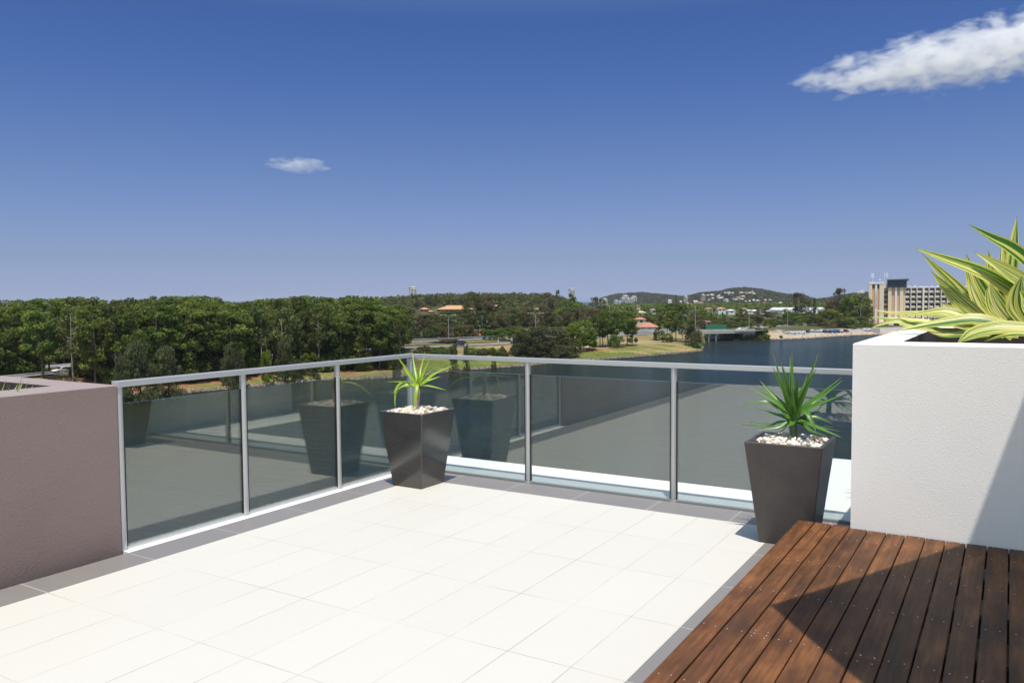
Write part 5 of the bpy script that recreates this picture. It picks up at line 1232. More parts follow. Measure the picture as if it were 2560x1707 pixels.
def flatwood():
    U = rg.uniform(1440, 2600, Uf); D = rg.uniform(640, 1750, Uf); A_ = np.array([az_of(u) for u in U]); X = CAM.x + np.sin(A_) * D; Y = CAM.y + np.cos(A_) * D; Z = ground(X, Y)
    ok = ~((U < 1500) & (D > 1300)) & ~((U > 1585) & (U < 2075) & (D < 850)); X, Y, Z = X[ok], Y[ok], Z[ok]; m_ = len(X); per = 26; hs_ = rg.uniform(4, 10.5, m_); N = m_ * per
    d = rg.normal(size=(N, 3)); d /= np.linalg.norm(d, axis=1, keepdims=True); d[:, 2] = np.abs(d[:, 2]); w = np.repeat(hs_ * .55, per)
    P = np.stack([np.repeat(X, per), np.repeat(Y, per), np.repeat(Z + hs_ * .3, per)], 1) + d * (w * rg.uniform(.5, 1, N) ** .5)[:, None] * np.array([1, 1, 1.25])
    nn = d + rg.normal(size=(N, 3)) * .5 + np.array([0, 0, .4]); nn /= np.linalg.norm(nn, axis=1, keepdims=True)
    a = np.cross(nn, rg.normal(size=(N, 3))); a /= np.linalg.norm(a, axis=1, keepdims=True); b_ = np.cross(nn, a); s = 1.35 * rg.uniform(.6, 1.3, N)[:, None]
    V = np.stack([P - a * s, P - b_ * s * .7, P + a * s, P + b_ * s * .7], 1).reshape(-1, 3); T = np.repeat(np.clip(np.repeat(rg.uniform(0, 1, m_), per) * .75 + rg.uniform(0, .25, N), 0, 1), 4)
    tag(np_mesh('suburb_treetops', V, np.arange(N * 4).reshape(N, 4), foliage('suburb_leaves', (0.0434, 0.0744, 0.0186), (0.1725, 0.2025, 0.0525), 0, 0), tint=np.repeat(T[:, None], 3, 1)), 'mixed green treetops of the flat suburb below the hills', 'treetops', kind='stuff')
flatwood()
# unused tree shapes go away
for v in PR.values():
    for i, p in enumerate(v):
        if not p.get('label'):
            for c in CH.get(p.name, []): bpy.data.objects.remove(c)
            bpy.data.objects.remove(p)
# ------------------------------------------------------------------ cars
GLS = mat('car_glass', (.015, .018, .02), .08, spec=.6); TYRE = mat('tyre_rubber', (.02, .02, .02), .8); LAMP = mat('headlight_lens', (.8, .8, .78), .2); TAIL = mat('tail_light', (.35, .02, .02), .3)
PAINTS = {}
def paint(c):
    if c not in PAINTS:
        m = mat('car_paint', c, .3, spec=.5); m.node_tree.nodes['Principled BSDF'].inputs['Coat Weight'].default_value = .6; PAINTS[c] = m
    return PAINTS[c]
def car(u, v, z, head, colr, label, L=4.5, kind='sedan', group=None, dist=None):
    p = at_z(u, v, z) if dist is None else at_dist(u, dist); p.z = z
    t = empty('parked_car' if group and 'parked' in group else 'car', p, head, label, 'car', group)
    w = .86; h = {'sedan': 1.42, 'wagon': 1.5, 'suv': 1.7}[kind]
    prof = {'sedan': [(-.5, .38), (-.5, .8), (-.47, .93), (-.30, 1.0), (-.17, h), (.08, h), (.24, .96), (.44, .82), (.5, .62), (.5, .38)],
            'wagon': [(-.5, .38), (-.5, .9), (-.475, 1.1), (-.42, h), (.06, h), (.24, .98), (.45, .84), (.5, .64), (.5, .38)],
            'suv': [(-.5, .45), (-.5, 1.0), (-.48, 1.2), (-.42, h), (.10, h), (.24, 1.12), (.46, 1.0), (.5, .75), (.5, .45)]}[kind]
    q = MB(); n_ = len(prof); V = []
    for s in (-1, 1):
        for x, zz in prof: V.append((x * L, s * (w if zz < 1.02 else w * (1 - .22 * (zz - 1.0) / (h - 1.0))), zz - .1))
    q.add(V, [tuple(range(n_))[::-1], tuple(range(n_, 2 * n_))] + [(i, (i + 1) % n_, n_ + (i + 1) % n_, n_ + i) for i in range(n_)])
    o = q.build('body', paint(colr), t); md = o.modifiers.new('b', 'BEVEL'); md.width = .06; md.segments = 2
    zb, zt = (1.02, h - .07) if kind != 'suv' else (1.16, h - .08)
    x0b, x0t = {'sedan': (-.27, -.16), 'wagon': (-.455, -.41), 'suv': (-.46, -.41)}[kind]; x1b, x1t = (.21, .07)
    q = MB()
    for s in (-1, 1):
        def yy(zz): return s * (w * (1 - .22 * (zz - 1.0) / (h - 1.0)) + .012)
        q.add([(x0b * L, yy(zb), zb - .1), (x1b * L, yy(zb), zb - .1), (x1t * L, yy(zt), zt - .1), (x0t * L, yy(zt), zt - .1)], [(0, 1, 2, 3)])
    q.build('side_windows', GLS, t)
    q = MB()
    for (a, za, b_, zb_) in ((.235, .99, .085, h - .05), (-.30 if kind == 'sedan' else -.478, 1.04, -.175 if kind == 'sedan' else -.425, h - .05)):
        q.add([(a * L + .02 * (1 if a > 0 else -1), -.70, za - .06), (a * L + .02 * (1 if a > 0 else -1), .70, za - .06), (b_ * L + .03 * (1 if a > 0 else -1), .60, zb_ - .1), (b_ * L + .03 * (1 if a > 0 else -1), -.60, zb_ - .1)], [(0, 1, 2, 3)])
    q.build('windscreens', GLS, t)
    for x in (-.31, .32):
        for s in (-1, 1):
            q = MB(); q.tube([(x * L, s * .66, .32), (x * L, s * .88, .32)], .32, 14); q.build('wheel', TYRE, t)
    for s in (-1, 1):
        q = MB(); q.box(.492 * L, .505 * L, s * .62 - .16, s * .62 + .16, .5, .64); q.build('headlight', LAMP, t)
        q = MB(); q.box(-.507 * L, -.495 * L, s * .66 - .12, s * .66 + .12, .62, .8); q.build('tail_light', TAIL, t)
    return t
def on_ground(u, v, dmin=5):
    d = ray(u, v); h = math.hypot(d.x, d.y); r = float(shore_r(math.atan2(d.x, d.y))) + dmin
    while r < 620:
        x, y = CAM.x + d.x / h * r, CAM.y + d.y / h * r; g = gz1(x, y)
        if g >= CAM.z + d.z / h * r: break
        r += 1.0
    return Vector((x, y, g))
def road_heading(P, x, y):
    d = np.hypot(P[:, 0] - x, P[:, 1] - y); i = int(np.argmin(d)); i = min(max(i, 1), len(P) - 2); e = P[i + 1] - P[i - 1]
    return math.atan2(e[1], e[0]), P[i][2]
def road_car(P, u, side, colr, label, kind, rev=False, L=4.5):
    a = np.arctan2(P[:, 0] - CAM.x, P[:, 1] - CAM.y); i = int(np.argmin(np.abs(a - az_of(u)))); Q = offs(P, side)
    # refine along the segment for the exact column
    best = min(((abs(math.atan2(x - CAM.x, y - CAM.y) - az_of(u)), x, y, z) for j in range(max(i - 2, 0), min(i + 2, len(Q) - 1)) for f in np.linspace(0, 1, 12) for (x, y, z) in [Q[j] * (1 - f) + Q[j + 1] * f]))
    hd, _ = road_heading(P, best[1], best[2]); c = car(0, 0, best[3], hd + (math.pi if rev else 0), colr, label, L, kind, None, dist=10); c.location = (best[1], best[2], best[3]); return c
road_car(RN, 1145, -1.8, (.012, .035, .10), 'dark blue car driving on the road above the lawn bushes', 'sedan', True)
road_car(RN, 1288, -1.8, (.01, .012, .03), 'dark navy car half hidden by trees on the road', 'sedan', True)
road_car(RN, 150, -1.8, (.75, .75, .74), 'white hatchback seen between the forest trunks on the left', 'wagon', True)
road_car(RN, 1852, -2.0, (.78, .78, .76), 'white car driving on the right end of the bridge', 'suv', True)
road_car(RN, 1884, -2.0, (.012, .015, .045), 'dark blue car behind the white one on the bridge', 'wagon', True)
for k, (u, v, c, kd, dh, lab) in enumerate(((1963, 837.5, (.62, .60, .45), 'wagon', 0, 'cream car parked first from the bridge'), (1980, 836.5, (.75, .75, .73), 'sedan', 0, 'low white car parked behind the cream one'), (2002.5, 835.5, (.78, .78, .77), 'sedan', 0, 'white sedan parked alone beside the shore'), (2020, 833, (.02, .025, .035), 'wagon', .9, 'dark grey car parked between the white sedan and the silver wagon'),
        (2034, 832, (.5, .5, .5), 'suv', .7, 'silver wagon parked under the trees'), (2046, 831.5, (.55, .54, .52), 'sedan', 1.0, 'pale silver car right of the silver wagon'), (2053, 831, (.75, .75, .74), 'sedan', 1.1, 'white car behind the dark navy one'), (2065, 833.5, (.012, .016, .04), 'wagon', .5, 'dark navy car leading the blue row'), (2076, 833, (.03, .10, .22), 'sedan', .8, 'steel blue car in the parked row'),
        (2087, 832.5, (.02, .15, .42), 'suv', .8, 'brightest blue car in the parked row'), (2096, 832, (.04, .08, .22), 'sedan', .9, 'deep blue car at the right of the bright blue one'), (2104, 831.5, (.74, .74, .72), 'sedan', .9, 'white car between the blue and black cars'), (2113, 831.5, (.015, .018, .02), 'sedan', .3, 'black sedan ending the parked row'),
        (2168, 829, (.78, .78, .77), 'suv', .1, 'white van like car below the hotel tower'), (2182, 828.5, (.32, .34, .38), 'sedan', .2, 'grey car right of the white one below the hotel'))):
    p = on_ground(u, v - 1.5, 9); car(u, v, 0, math.atan2(RT.y, RT.x) + .12 + dh, c, lab, 4.4, kd, 'parked cars on the far shore').location = (p.x, p.y, p.z + .06)
# ------------------------------------------------------------------ street lamps, signs, bollards
def lamp(u, vtop, dist, arms, label, armlen=2.2, vb=None):
    p = at_dist(u, dist); g = gz1(p.x, p.y) - .2; H = z_for(u, vtop, dist) - g
    t = empty('street_lamp', (p.x, p.y, g), math.atan2(RT.y, RT.x), label, 'street lamp', 'street lamps along the road')
    q = MB(); q.tube([(0, 0, 0), (0, 0, H * .55), (0, 0, H - .5)], [.13, .10, .075], 8); q.build('pole', GALV, t)
    for s in arms:
        q = MB(); q.tube([(0, 0, H - .55), (s * .35, 0, H - .12), (s * 1.0, 0, H + .02), (s * armlen, 0, H + .06)], .05, 6); q.build('arm', GALV, t)
        q = MB(); q.box(s * armlen, s * (armlen + .75), -.16, .16, H - .02, H + .13) if s > 0 else q.box(-(armlen + .75), -armlen, -.16, .16, H - .02, H + .13); q.build('lamp_head', mat('lamp_head_grey', (.55, .55, .54), .5) if not PAINTS.get('lh') else PAINTS['lh'], t)
lamp(1120.7, 788, 330, (-1, 1), 'double armed street lamp above the blue car', 2.6); lamp(1338.4, 783, 352, (-1, 1), 'double armed street lamp rising from the central she oaks', 2.8)
lamp(1523, 762, 410, (-1,), 'single curved street lamp above the left pine clump', 2.6); lamp(1738.5, 763, 398, (-1,), 'tall street lamp at the left end of the bridge', 1.4)
lamp(1873, 780, 440, (1,), 'street lamp behind the dark car on the bridge', 1.0); lamp(1969.5, 776, 470, (1,), 'street lamp above the cream parked car', 1.4); lamp(2151.7, 766, 525, (-1, 1), 'double armed street lamp left of the hotel tower', 3.4)
lamp(326, 810, 236, (1, -1), 'street lamp sticking out among the forest pines', 1.4); lamp(779, 817, 250, (1,), 'slim street lamp inside the forest near the bright tree', .8)
BLU = mat('blue_sign', (.03, .05, .35), .5); ORG = mat('orange_paint', (.75, .22, .03), .5); WSG = mat('sign_white', (.7, .7, .68), .5); GSG = mat('sign_back_grey', (.42, .42, .42), .5)
def sign(u, vt, dist, panels, label, pole_h=None):
    p = at_dist(u, dist); g = gz1(p.x, p.y) - .1; H = z_for(u, vt, dist) - g
    t = empty('road_sign', (p.x, p.y, g), math.atan2(RT.y, RT.x), label, 'road sign'); q = MB(); q.tube([(0, 0, 0), (0, 0, H)], .05, 6); q.build('pole', GALV, t); z = H
    for (w, h, m) in panels:
        q = MB(); q.box(-w / 2, w / 2, -.09, -.05, z - h, z - .03); q.build('sign_panel', m, t); z -= h
sign(1199, 834, 352, [(.75, .75, ORG), (.6, .8, BLU)], 'small orange and blue road sign behind the guard rail')
sign(1245, 850, 302, [(.35, .8, WSG)], 'thin white backed sign pole beside the road'); sign(1279, 844, 322, [(.9, 1.5, GSG)], 'grey rectangular road sign beside the dark navy car')
def bollard(u, v, m, h, label, grp):
    p = on_ground(u, v, 3.5); g = p.z; q = MB(); q.tube([(0, 0, -.3), (0, 0, h), (0, 0, h + .06)], [.11, .11, .06], 8); q.tube([(0, 0, -.3), (0, 0, .04)], .16, 8)
    o = q.build('bollard', m); o.location = (p.x, p.y, g); tag(o, label, 'bollard', grp)
BLK = mat('dark_bollard', (.03, .03, .03), .6)
for u, v, w_ in ((2006, 843, 'below the white sedan'), (2039, 842, 'below the silver wagon'), (2070, 840.5, 'below the dark navy car'), (2091, 838.5, 'below the bright blue car'), (2128, 836.5, 'right of the black sedan'), (2168, 834.5, 'below the hotel tower')): bollard(u, v, BLK, 1.0, 'dark bollard on the shore edge ' + w_, 'dark bollards on the shore')
for u, v, w_ in ((2067.5, 837.5, 'beside the dark navy car'), (2100, 826, 'first on the ramp'), (2106.5, 825.5, 'second on the ramp'), (2112.6, 825, 'third on the ramp')): bollard(u, v, ORG, 1.15, 'orange bollard ' + w_, 'orange bollards')
# ------------------------------------------------------------------ walls and barriers
def wall_px(name, u0, u1, d0, d1, vt0, vt1, m, label, cat, th=.3, zb=None, ribs=0):
    a, b_ = at_dist(u0, d0), at_dist(u1, d1); L = (b_ - a).length; za = z_for(u0, vt0, d0); zb_ = z_for(u1, vt1, d1); ga = (min(gz1(a.x, a.y), gz1(b_.x, b_.y)) - .5) if zb is None else zb
    q = MB(); q.add([(0, 0, 0), (L, 0, 0), (L, th, 0), (0, th, 0), (0, 0, za - ga), (L, 0, zb_ - ga), (L, th, zb_ - ga), (0, th, za - ga)], [(3, 2, 1, 0), (4, 5, 6, 7), (0, 1, 5, 4), (1, 2, 6, 5), (2, 3, 7, 6), (3, 0, 4, 7)])
    for k in range(ribs):
        x = L * (k + .5) / ribs; zt = (za + (zb_ - za) * (k + .5) / ribs) - ga; q.box(x - .12, x + .12, -.08, -.002, 0, zt + .1)
    o = q.build(name, m); o.location = (a.x, a.y, ga); o.rotation_euler = (0, 0, math.atan2(b_.y - a.y, b_.x - a.x)); tag(o, label, cat); return o
GBR = mat('green_barrier_paint', (.010, .16, .085), .6)
wall_px('noise_barrier', 1766, 1816, 431, 436.5, 812, 812, GBR, 'long dark green barrier behind the bridge', 'barrier', ribs=9, zb=-13.94); wall_px('noise_barrier', 1664, 1680, 430, 432, 817, 817, GBR, 'short green barrier seen through the right pine clump', 'barrier', ribs=4)
wall_px('noise_barrier', 1592, 1740, 414, 428, 822, 822.5, mat('grey_barrier', (.33, .33, .35), .8), 'grey panelled noise barrier behind the pines', 'barrier', ribs=26)
wall_px('garden_wall', 1384, 1411, 386, 388, 822, 822, mat('cream_wall', (.50, .43, .34), .8), 'low cream wall between the she oaks and the bright tree', 'wall', ribs=5)
wall_px('retaining_wall', 2117, 2200, 500, 492, 820.5, 820.5, CONC, 'pale concrete retaining wall below the hotel trees', 'wall', ribs=0)
wall_px('retaining_wall', 2050, 2117, 494, 500, 831, 821, CONC, 'sloping concrete ramp wall left of the retaining wall', 'wall')
# ------------------------------------------------------------------ houses
ROOFC = {'orange': (.50, .28, .14), 'terra': (.42, .19, .125), 'red': (.38, .11, .07), 'white': (.62, .62, .62), 'grey': (.33, .33, .35), 'tan': (.50, .40, .26)}
RMT = {k: mat('roof_' + k, c, .8, noise_col=(1.2, tuple(x * .8 for x in c), 4)) for k, c in ROOFC.items()}
WLM = {'cream': mat('house_wall_cream', (.52, .45, .35), .85), 'white': mat('house_wall_white', (.58, .57, .54), .85), 'brick': mat('house_wall_brick', (.26, .13, .09), .9), 'peach': mat('house_wall_peach', (.60, .42, .30), .85)}
def house(u, vr, dist, wpx, roof, wall, label, hgt=None, dep=9, rz=None, gable=False, grp=None, wins=True, name='house', lift=0, rh=None):
    p = at_dist(u, dist); g = gz1(p.x, p.y) - .4; top = z_for(u, vr, dist) - g; W_ = wpx * dist / PX * math.cos(az_of(u) - YAW); rh = rh if rh is not None else min(2.2, W_ * .2, top * .4); hw_ = top - rh
    t = empty(name, (p.x, p.y, g), math.atan2(RT.y, RT.x) + (rz if rz is not None else 0), label, 'house', grp); x = W_ / 2; d = dep / 2
    q = MB(); q.box(-x, x, -d, d, 0, hw_); q.build('wall', WLM[wall], t)
    e = .5; X = x + e; D_ = d + e; ins = 0 if gable else min(X * .8, D_)
    q = MB(); q.add([(-X, -D_, hw_ + .002), (X, -D_, hw_ + .002), (X, D_, hw_ + .002), (-X, D_, hw_ + .002), (-X + ins, 0, top), (X - ins, 0, top)], [(0, 1, 5, 4), (2, 3, 4, 5), (1, 2, 5), (3, 0, 4), (3, 2, 1, 0)]); q.build('roof', RMT[roof], t)
    if wins and hw_ > 1.5:
        n_ = max(1, int(W_ / 3.2)); zt = hw_ - .5
        for fl_ in range(min(3, max(1, int(hw_ / 3.0)))):
            for k in range(n_):
                cx = -x + (k + .5) * W_ / n_; q = MB(); z1 = zt - fl_ * 3.0; z0 = z1 - 1.2
                if z0 < .2: continue
                q.box(cx - .65, cx + .65, -d - .04, -d - .002, z0, z1); q.build('window', GLS, t)
    return t
house(1138, 763.5, 690, 88, 'orange', 'brick', 'long orange roofed building below the big gums', dep=16, rh=3.2)
house(1061, 769, 690, 20, 'orange', 'brick', 'small orange roofed house left of the long orange one', gable=False); house(1072, 776, 690, 24, 'orange', 'brick', 'low orange roof in front of the small orange house')
house(1113, 766, 690, 16, 'orange', 'brick', 'brick gable end at the left of the long orange roof', gable=True, rz=1.3, rh=2.6)
house(1236, 762, 690, 16, 'terra', 'brick', 'red brick house among brown trees right of the orange roofs', gable=True, rz=.6); house(1031, 770, 690, 10, 'terra', 'brick', 'reddish house half hidden behind the forest edge')
house(1225, 810, 388, 26, 'tan', 'brick', 'low tan roof deep in the gum belt'); house(1343, 770.5, 560, 13, 'terra', 'cream', 'tiny terracotta roof above the central gum belt')
house(1618, 805.5, 440, 50, 'terra', 'peach', 'wide terracotta hipped roof behind the pines', dep=14, rh=2.4); house(1600, 793, 470, 24, 'terra', 'cream', 'terracotta roof ridge above the wide hipped roof')
house(1717, 782, 710, 13, 'red', 'white', 'bright red roof left of the tall bridge lamp'); house(1595, 763, 830, 8, 'terra', 'cream', 'tiny orange roof among palms above the pines'); house(1602, 777, 750, 26, 'tan', 'cream', 'pale cream roof above the pines'); house(1632, 772, 790, 12, 'grey', 'white', 'small blue grey roof right of the cream one')
house(1771, 769, 790, 15, 'terra', 'cream', 'orange roof above the green barrier'); house(1802, 768, 780, 19, 'orange', 'white', 'orange roofed white house above the barrier'); house(1826, 773, 750, 17, 'white', 'white', 'white house with flat pale roof'); house(1859, 769, 790, 13, 'terra', 'white', 'orange roofed white house behind the dark palm'); house(1872, 774, 760, 12, 'white', 'white', 'white house right of the dark palm')
house(1886, 774, 780, 18, 'white', 'white', 'pair of white gables right of the dark palm'); house(1903, 775, 770, 14, 'white', 'white', 'white roofed house left of the big sheds'); house(1856, 791, 690, 17, 'tan', 'peach', 'peach walled house under the dark palm', hgt=3); house(1767, 802, 480, 8, 'terra', 'peach', 'small orange gable above the bridge left end', gable=True)
house(1919, 776, 790, 7, 'white', 'white', 'tiny white roof beside the big sheds')
# big white sheds
SHW = mat('shed_white', (.70, .70, .72), .5, noise_col=(.3, (.55, .56, .58), 2))
def shed(u0, u1, vt, vb, dist, label):
    p = at_dist((u0 + u1) / 2, dist); g = gz1(p.x, p.y); H = z_for(u0, vt, dist) - g; W_ = (u1 - u0) * dist / PX * .9; n_ = max(2, int(W_ / 7))
    t = empty('factory_shed', (p.x, p.y, g), math.atan2(RT.y, RT.x) + .1, label, 'shed', 'white factory sheds'); q = MB(); q.box(-W_ / 2, W_ / 2, 0, 30, 0, H - 2.2); q.build('wall', SHW, t)
    q = MB(); w = W_ / n_
    for k in range(n_):
        x = -W_ / 2 + k * w; q.add([(x, -.3, H - 2.2), (x + w * .98, -.3, H - 2.2), (x + w * .5, -.3, H), (x, 30, H - 2.2), (x + w * .98, 30, H - 2.2), (x + w * .5, 30, H)], [(0, 1, 2), (5, 4, 3), (0, 2, 5, 3), (1, 4, 5, 2)])
    q.build('sawtooth_roof', SHW, t)
shed(1954, 1996, 769, 779, 800, 'white factory sheds left of the norfolk pine'); shed(2006, 2026, 769, 776, 810, 'middle white shed partly hidden by trees'); shed(2037, 2064, 768, 779, 805, 'white shed right of the norfolk pine')
# towers and apartment blocks
def tower(u0, u1, vt, dist, label, wall='white', dep=14, crown=True, dark=False, rz=.35, name='apartment_tower'):
    p = at_dist((u0 + u1) / 2, dist); g = -17; H = z_for((u0 + u1) / 2, vt, dist) - g; W_ = (u1 - u0) * dist / PX * .86; fl_h = 3.0; t = empty(name, (p.x, p.y, g), math.atan2(RT.y, RT.x) + rz, label, 'apartment tower')
    q = MB(); q.box(-W_ / 2, W_ / 2, -dep / 2, dep / 2, 0, H - 3); q.build('wall', WLM[wall] if not dark else mat('tower_grey', (.42, .44, .50), .6), t)
    q = MB(); n_ = max(2, int(W_ / 5)); q2 = MB()
    for k in range(n_):
        x = -W_ / 2 + (k + .5) * W_ / n_; q.box(x - W_ / n_ * .3, x + W_ / n_ * .3, -dep / 2 - .08, -dep / 2 - .002, 4, H - 6)
    for k in range(2): q.box(W_ / 2 + .002, W_ / 2 + .08, -dep / 4 + k * dep / 2 - 2, -dep / 4 + k * dep / 2 + 2, 4, H - 6)
    tag(q.build('window_bands', GLS, t))
    z = 4.0; 
    while z < H - 5:
        q2.box(-W_ / 2 - .5, W_ / 2 + .5, -dep / 2 - 1.0, -dep / 2 - .09, z, z + 1.1); z += fl_h
    q2.build('balconies', WLM[wall], t)
    q = MB(); q.box(-W_ / 2 - .6, W_ / 2 + .6, -dep / 2 - .6, dep / 2 + .6, H - 3 + .003, H - 2.2)
    if crown: q.box(-W_ * .3, W_ * .3, -dep * .3, dep * .3, H - 2.2, H)
    q.build('roof', WLM['white'], t); return t
tower(1023.5, 1041.5, 716, 1900, 'cream apartment block on the skyline above the orange roofs', dep=18); tower(1423, 1435.5, 720, 2300, 'tall slim pale tower on the skyline at the sea gap', dep=16); tower(1506.5, 1516, 745, 2100, 'small white tower left of the headland')
tower(1556, 1570, 737, 2500, 'tallest white block of the cluster below the headland'); tower(1552, 1562, 743, 2450, 'blue grey block at the left of the cluster', dark=True); tower(1565, 1574, 743.5, 2400, 'short white block in the middle of the cluster'); tower(1577, 1591, 739.5, 2500, 'broad white block at the right of the cluster'); tower(1575, 1583, 744, 2400, 'low white block in front of the broad one')
tower(1537, 1542, 749, 2300, 'tiny white block left of the cluster'); tower(1545, 1550, 751, 2300, 'second tiny white block left of the cluster'); tower(1711.5, 1717, 739, 1850, 'slim grey white tower at the foot of the houses hill', dep=9); tower(1754.5, 1760.5, 734.5, 1850, 'cream narrow tower on the houses hill', wall='cream', dep=9); tower(1811, 1819, 747, 1750, 'pale squat block low on the houses hill', dep=9)
def Z7(a, b): return 1640 + a / 7.33, 700 + b / 7.33
hr = random.Random(3); hk = 0
HH = [(255, 360, 70, 'white', 1800), (450, 378, 30, 'white', 1800), (735, 378, 80, 'white', 1750), (950, 266, 34, 'white', 0), (1025, 254, 60, 'white', 0), (1155, 270, 40, 'white', 0), (1040, 322, 30, 'white', 0), (1180, 315, 60, 'white', 0), (975, 350, 60, 'grey', 0), (1265, 222, 36, 'white', 0), (1335, 218, 70, 'white', 0), (1410, 222, 24, 'white', 0),
      (1565, 218, 70, 'white', 0), (1645, 220, 60, 'terra', 0), (1712, 222, 50, 'white', 0), (1765, 200, 50, 'grey', 0), (1792, 236, 34, 'white', 0), (1592, 285, 44, 'white', 0), (1498, 308, 70, 'terra', 0), (1462, 345, 30, 'white', 0), (1578, 333, 36, 'white', 0), (1260, 352, 20, 'white', 0), (1300, 345, 26, 'white', 0), (1640, 374, 26, 'grey', 0), (1715, 368, 26, 'white', 0), (1790, 350, 36, 'white', 0), (1858, 360, 24, 'white', 0),
      (2000, 354, 24, 'white', 0), (2090, 350, 30, 'grey', 0), (2272, 402, 50, 'white', 1500), (1985, 398, 36, 'red', 1500), (578, 415, 120, 'terra', 1500), (820, 400, 90, 'terra', 1500), (925, 428, 60, 'white', 1500), (1100, 478, 90, 'white', 900), (1285, 466, 60, 'white', 1000), (1375, 462, 30, 'white', 1000), (1460, 476, 50, 'white', 900), (1030, 455, 18, 'white', 1100), (700, 372, 24, 'white', 0), (1210, 300, 20, 'grey', 0), (1120, 290, 20, 'grey', 0), (880, 330, 20, 'grey', 0), (1340, 250, 24, 'white', 0), (1420, 330, 20, 'grey', 0), (1530, 300, 22, 'terra', 0), (1360, 416, 40, 'grey', 1500), (1900, 420, 40, 'white', 1500), (2150, 420, 30, 'grey', 1500)]
for a, b_, w, rc, ds in HH:
    u, v = Z7(a, b_)
    if not ds:      # on the hill slope: farthest ground seen at that row
        for ds in range(1650, 2500, 25):
            p = at_dist(u, ds)
            if gz1(p.x, p.y) + 9.5 > z_for(u, v, ds): break
    wd = {'white': 'white', 'grey': 'grey roofed', 'terra': 'terracotta roofed', 'red': 'red roofed'}[rc]
    pl = 'near the top' if v < 732 else 'halfway up' if v < 745 else 'at the foot'
    sd = 'left of the cream tower' if u < 1754 else 'just right of the cream tower' if u < 1810 else 'in the middle' if u < 1850 else 'below the summit' if u < 1885 else 'on the right shoulder'
    p = at_dist(u, ds); need = z_for(u, v, ds) - gz1(p.x, p.y)
    house(u, v, ds, w / 7.33, rc, 'white' if rc != 'terra' else 'cream', f'{wd} house {pl} of the far hill, {sd}', dep=10, grp='houses on the far hill', wins=False, rz=hr.uniform(-.5, .5), rh=1.8)
for u, v, w in ((2154, 726, 12), (2146, 729, 6)): house(u, v, 2380, w, 'white', 'white', 'long white house on the skyline left of the hotel' if w > 8 else 'small white house beside the long one on the skyline', grp='houses on the far hill', wins=False, rh=1.5)

# ------------------------------------------------------------------ hotel
HB = mat('hotel_beige', (.66, .56, .40), .85); HO = mat('hotel_orange', (.62, .36, .18), .85); HWt = mat('hotel_white', (.66, .64, .66), .8); HN = mat('hotel_navy', (.018, .026, .045), .5); HG = mat('hotel_glass', (.025, .025, .032), .15)
HD = 552.0; RP = 3.05; hp = at_dist(2171.5, HD); hg = -17.2; k_ = .227
hot = empty('hotel', (hp.x, hp.y, hg), math.atan2(RT.y, RT.x) - .40, 'tall beige and orange hotel with rows of balconies beyond the water', 'hotel')
ZT = z_for(2190, 707, HD) - hg
def px(a): return a * k_
def hb(name, x0, x1, y0, y1, z0, z1, m, par=None): q = MB(); q.box(x0, x1, y0, y1, z0, z1); return q.build(name, m, par or hot)
WA = px(37.8)
hb('wall', 0, WA, .8, 12, 0, ZT - .8, HO)
for (a, b_) in ((0, 8.3), (26.6, 37.8)): hb('wall_panel', px(a), px(b_), 0, .8 - .003, 0, ZT - .9, HB)
ws = hb('sign_band', px(15.4), px(20.7), .1, .79, 0, ZT - .9, HWt)
hb('roof', -.15, WA + .15, -.15, 12, ZT - .8 + .003, ZT + .55, HWt)
for (a, b_) in ((8.6, 15.2), (21, 26.4)): hb('window', px(a), px(b_), .72, .797, ZT - 3.3, ZT - .9, HG)
hb('wall_panel', px(36.6), px(37.8) + .003, -.06, 1, 0, ZT - .85, HWt)
q = MB(); rg = random.Random(6); z = ZT - 5.4                      # the vertical lettering is too small to read: thin strokes of its size
for k in range(25):
    h_ = rg.uniform(.26, .42); x = px(17.5) + rg.uniform(-.08, .05)
    if k in (4, 5, 14, 18): z -= .2; continue
    q.box(x, x + rg.uniform(.35, .62), .06, .097, z - h_ * .35, z); q.box(x, x + .12, .06, .096, z - h_, z - h_ * .35 - .002)
    if rg.random() < .6: q.box(x + .3, x + .42, .06, .096, z - h_, z - h_ * .35 - .002)
    z -= h_ + .12
q.build('lettering', HN, hot)
# stair connector
cx0, cx1 = WA + .003, px(48.2); hb('wall', cx0, cx1, 2.2, 12, 0, ZT - 1.2, mat('hotel_brown', (.36, .22, .13), .85)); hb('wall_panel', cx0, cx1 - .5, 2.0, 2.19, ZT - 3.4, ZT - .4, HWt)
for k in range(9): z1 = ZT - 4.9 - k * RP; hb('window', cx0, cx1, 2.1, 2.19, z1 - 1.6, z1, HG)
# second tower with navy cap
T0 = px(48.2) + .003; hb('wall', T0, px(89), .9, 12, 0, ZT - 2.9, HO)
for (a, b_, m) in ((48.2, 56.5, HB), (64.6, 70.2, HWt), (77, 85.4, HB)): hb('wall_panel', px(a) + .004, px(b_), .1, .897, 0, ZT - 2.95, m)
q = MB(); q.box(px(46.8), px(93), -.6, 12, ZT - 3 + .103, ZT + 1.4); q.build('rooftop_restaurant', HN, hot)
q = MB(); q.add([(px(44.5), -1.6, ZT + 1.403), (px(93), -1.6, ZT + 1.403), (px(98), 5, ZT + .9), (px(96), 13, ZT + .9), (px(46), 13, ZT + 1.7), (px(44.5), -1.6, ZT + 1.9), (px(93), -1.6, ZT + 2.2), (px(101), 5, ZT + 1.9), (px(96), 13, ZT + 2), (px(46), 13, ZT + 2.2)], [(0, 4, 3, 2, 1), (5, 6, 7, 8, 9), (0, 1, 6, 5), (1, 2, 7, 6), (2, 3, 8, 7), (3, 4, 9, 8), (4, 0, 5, 9)]); q.build('cap_roof', mat('cap_roof_dark', (.05, .08, .08), .5), hot)
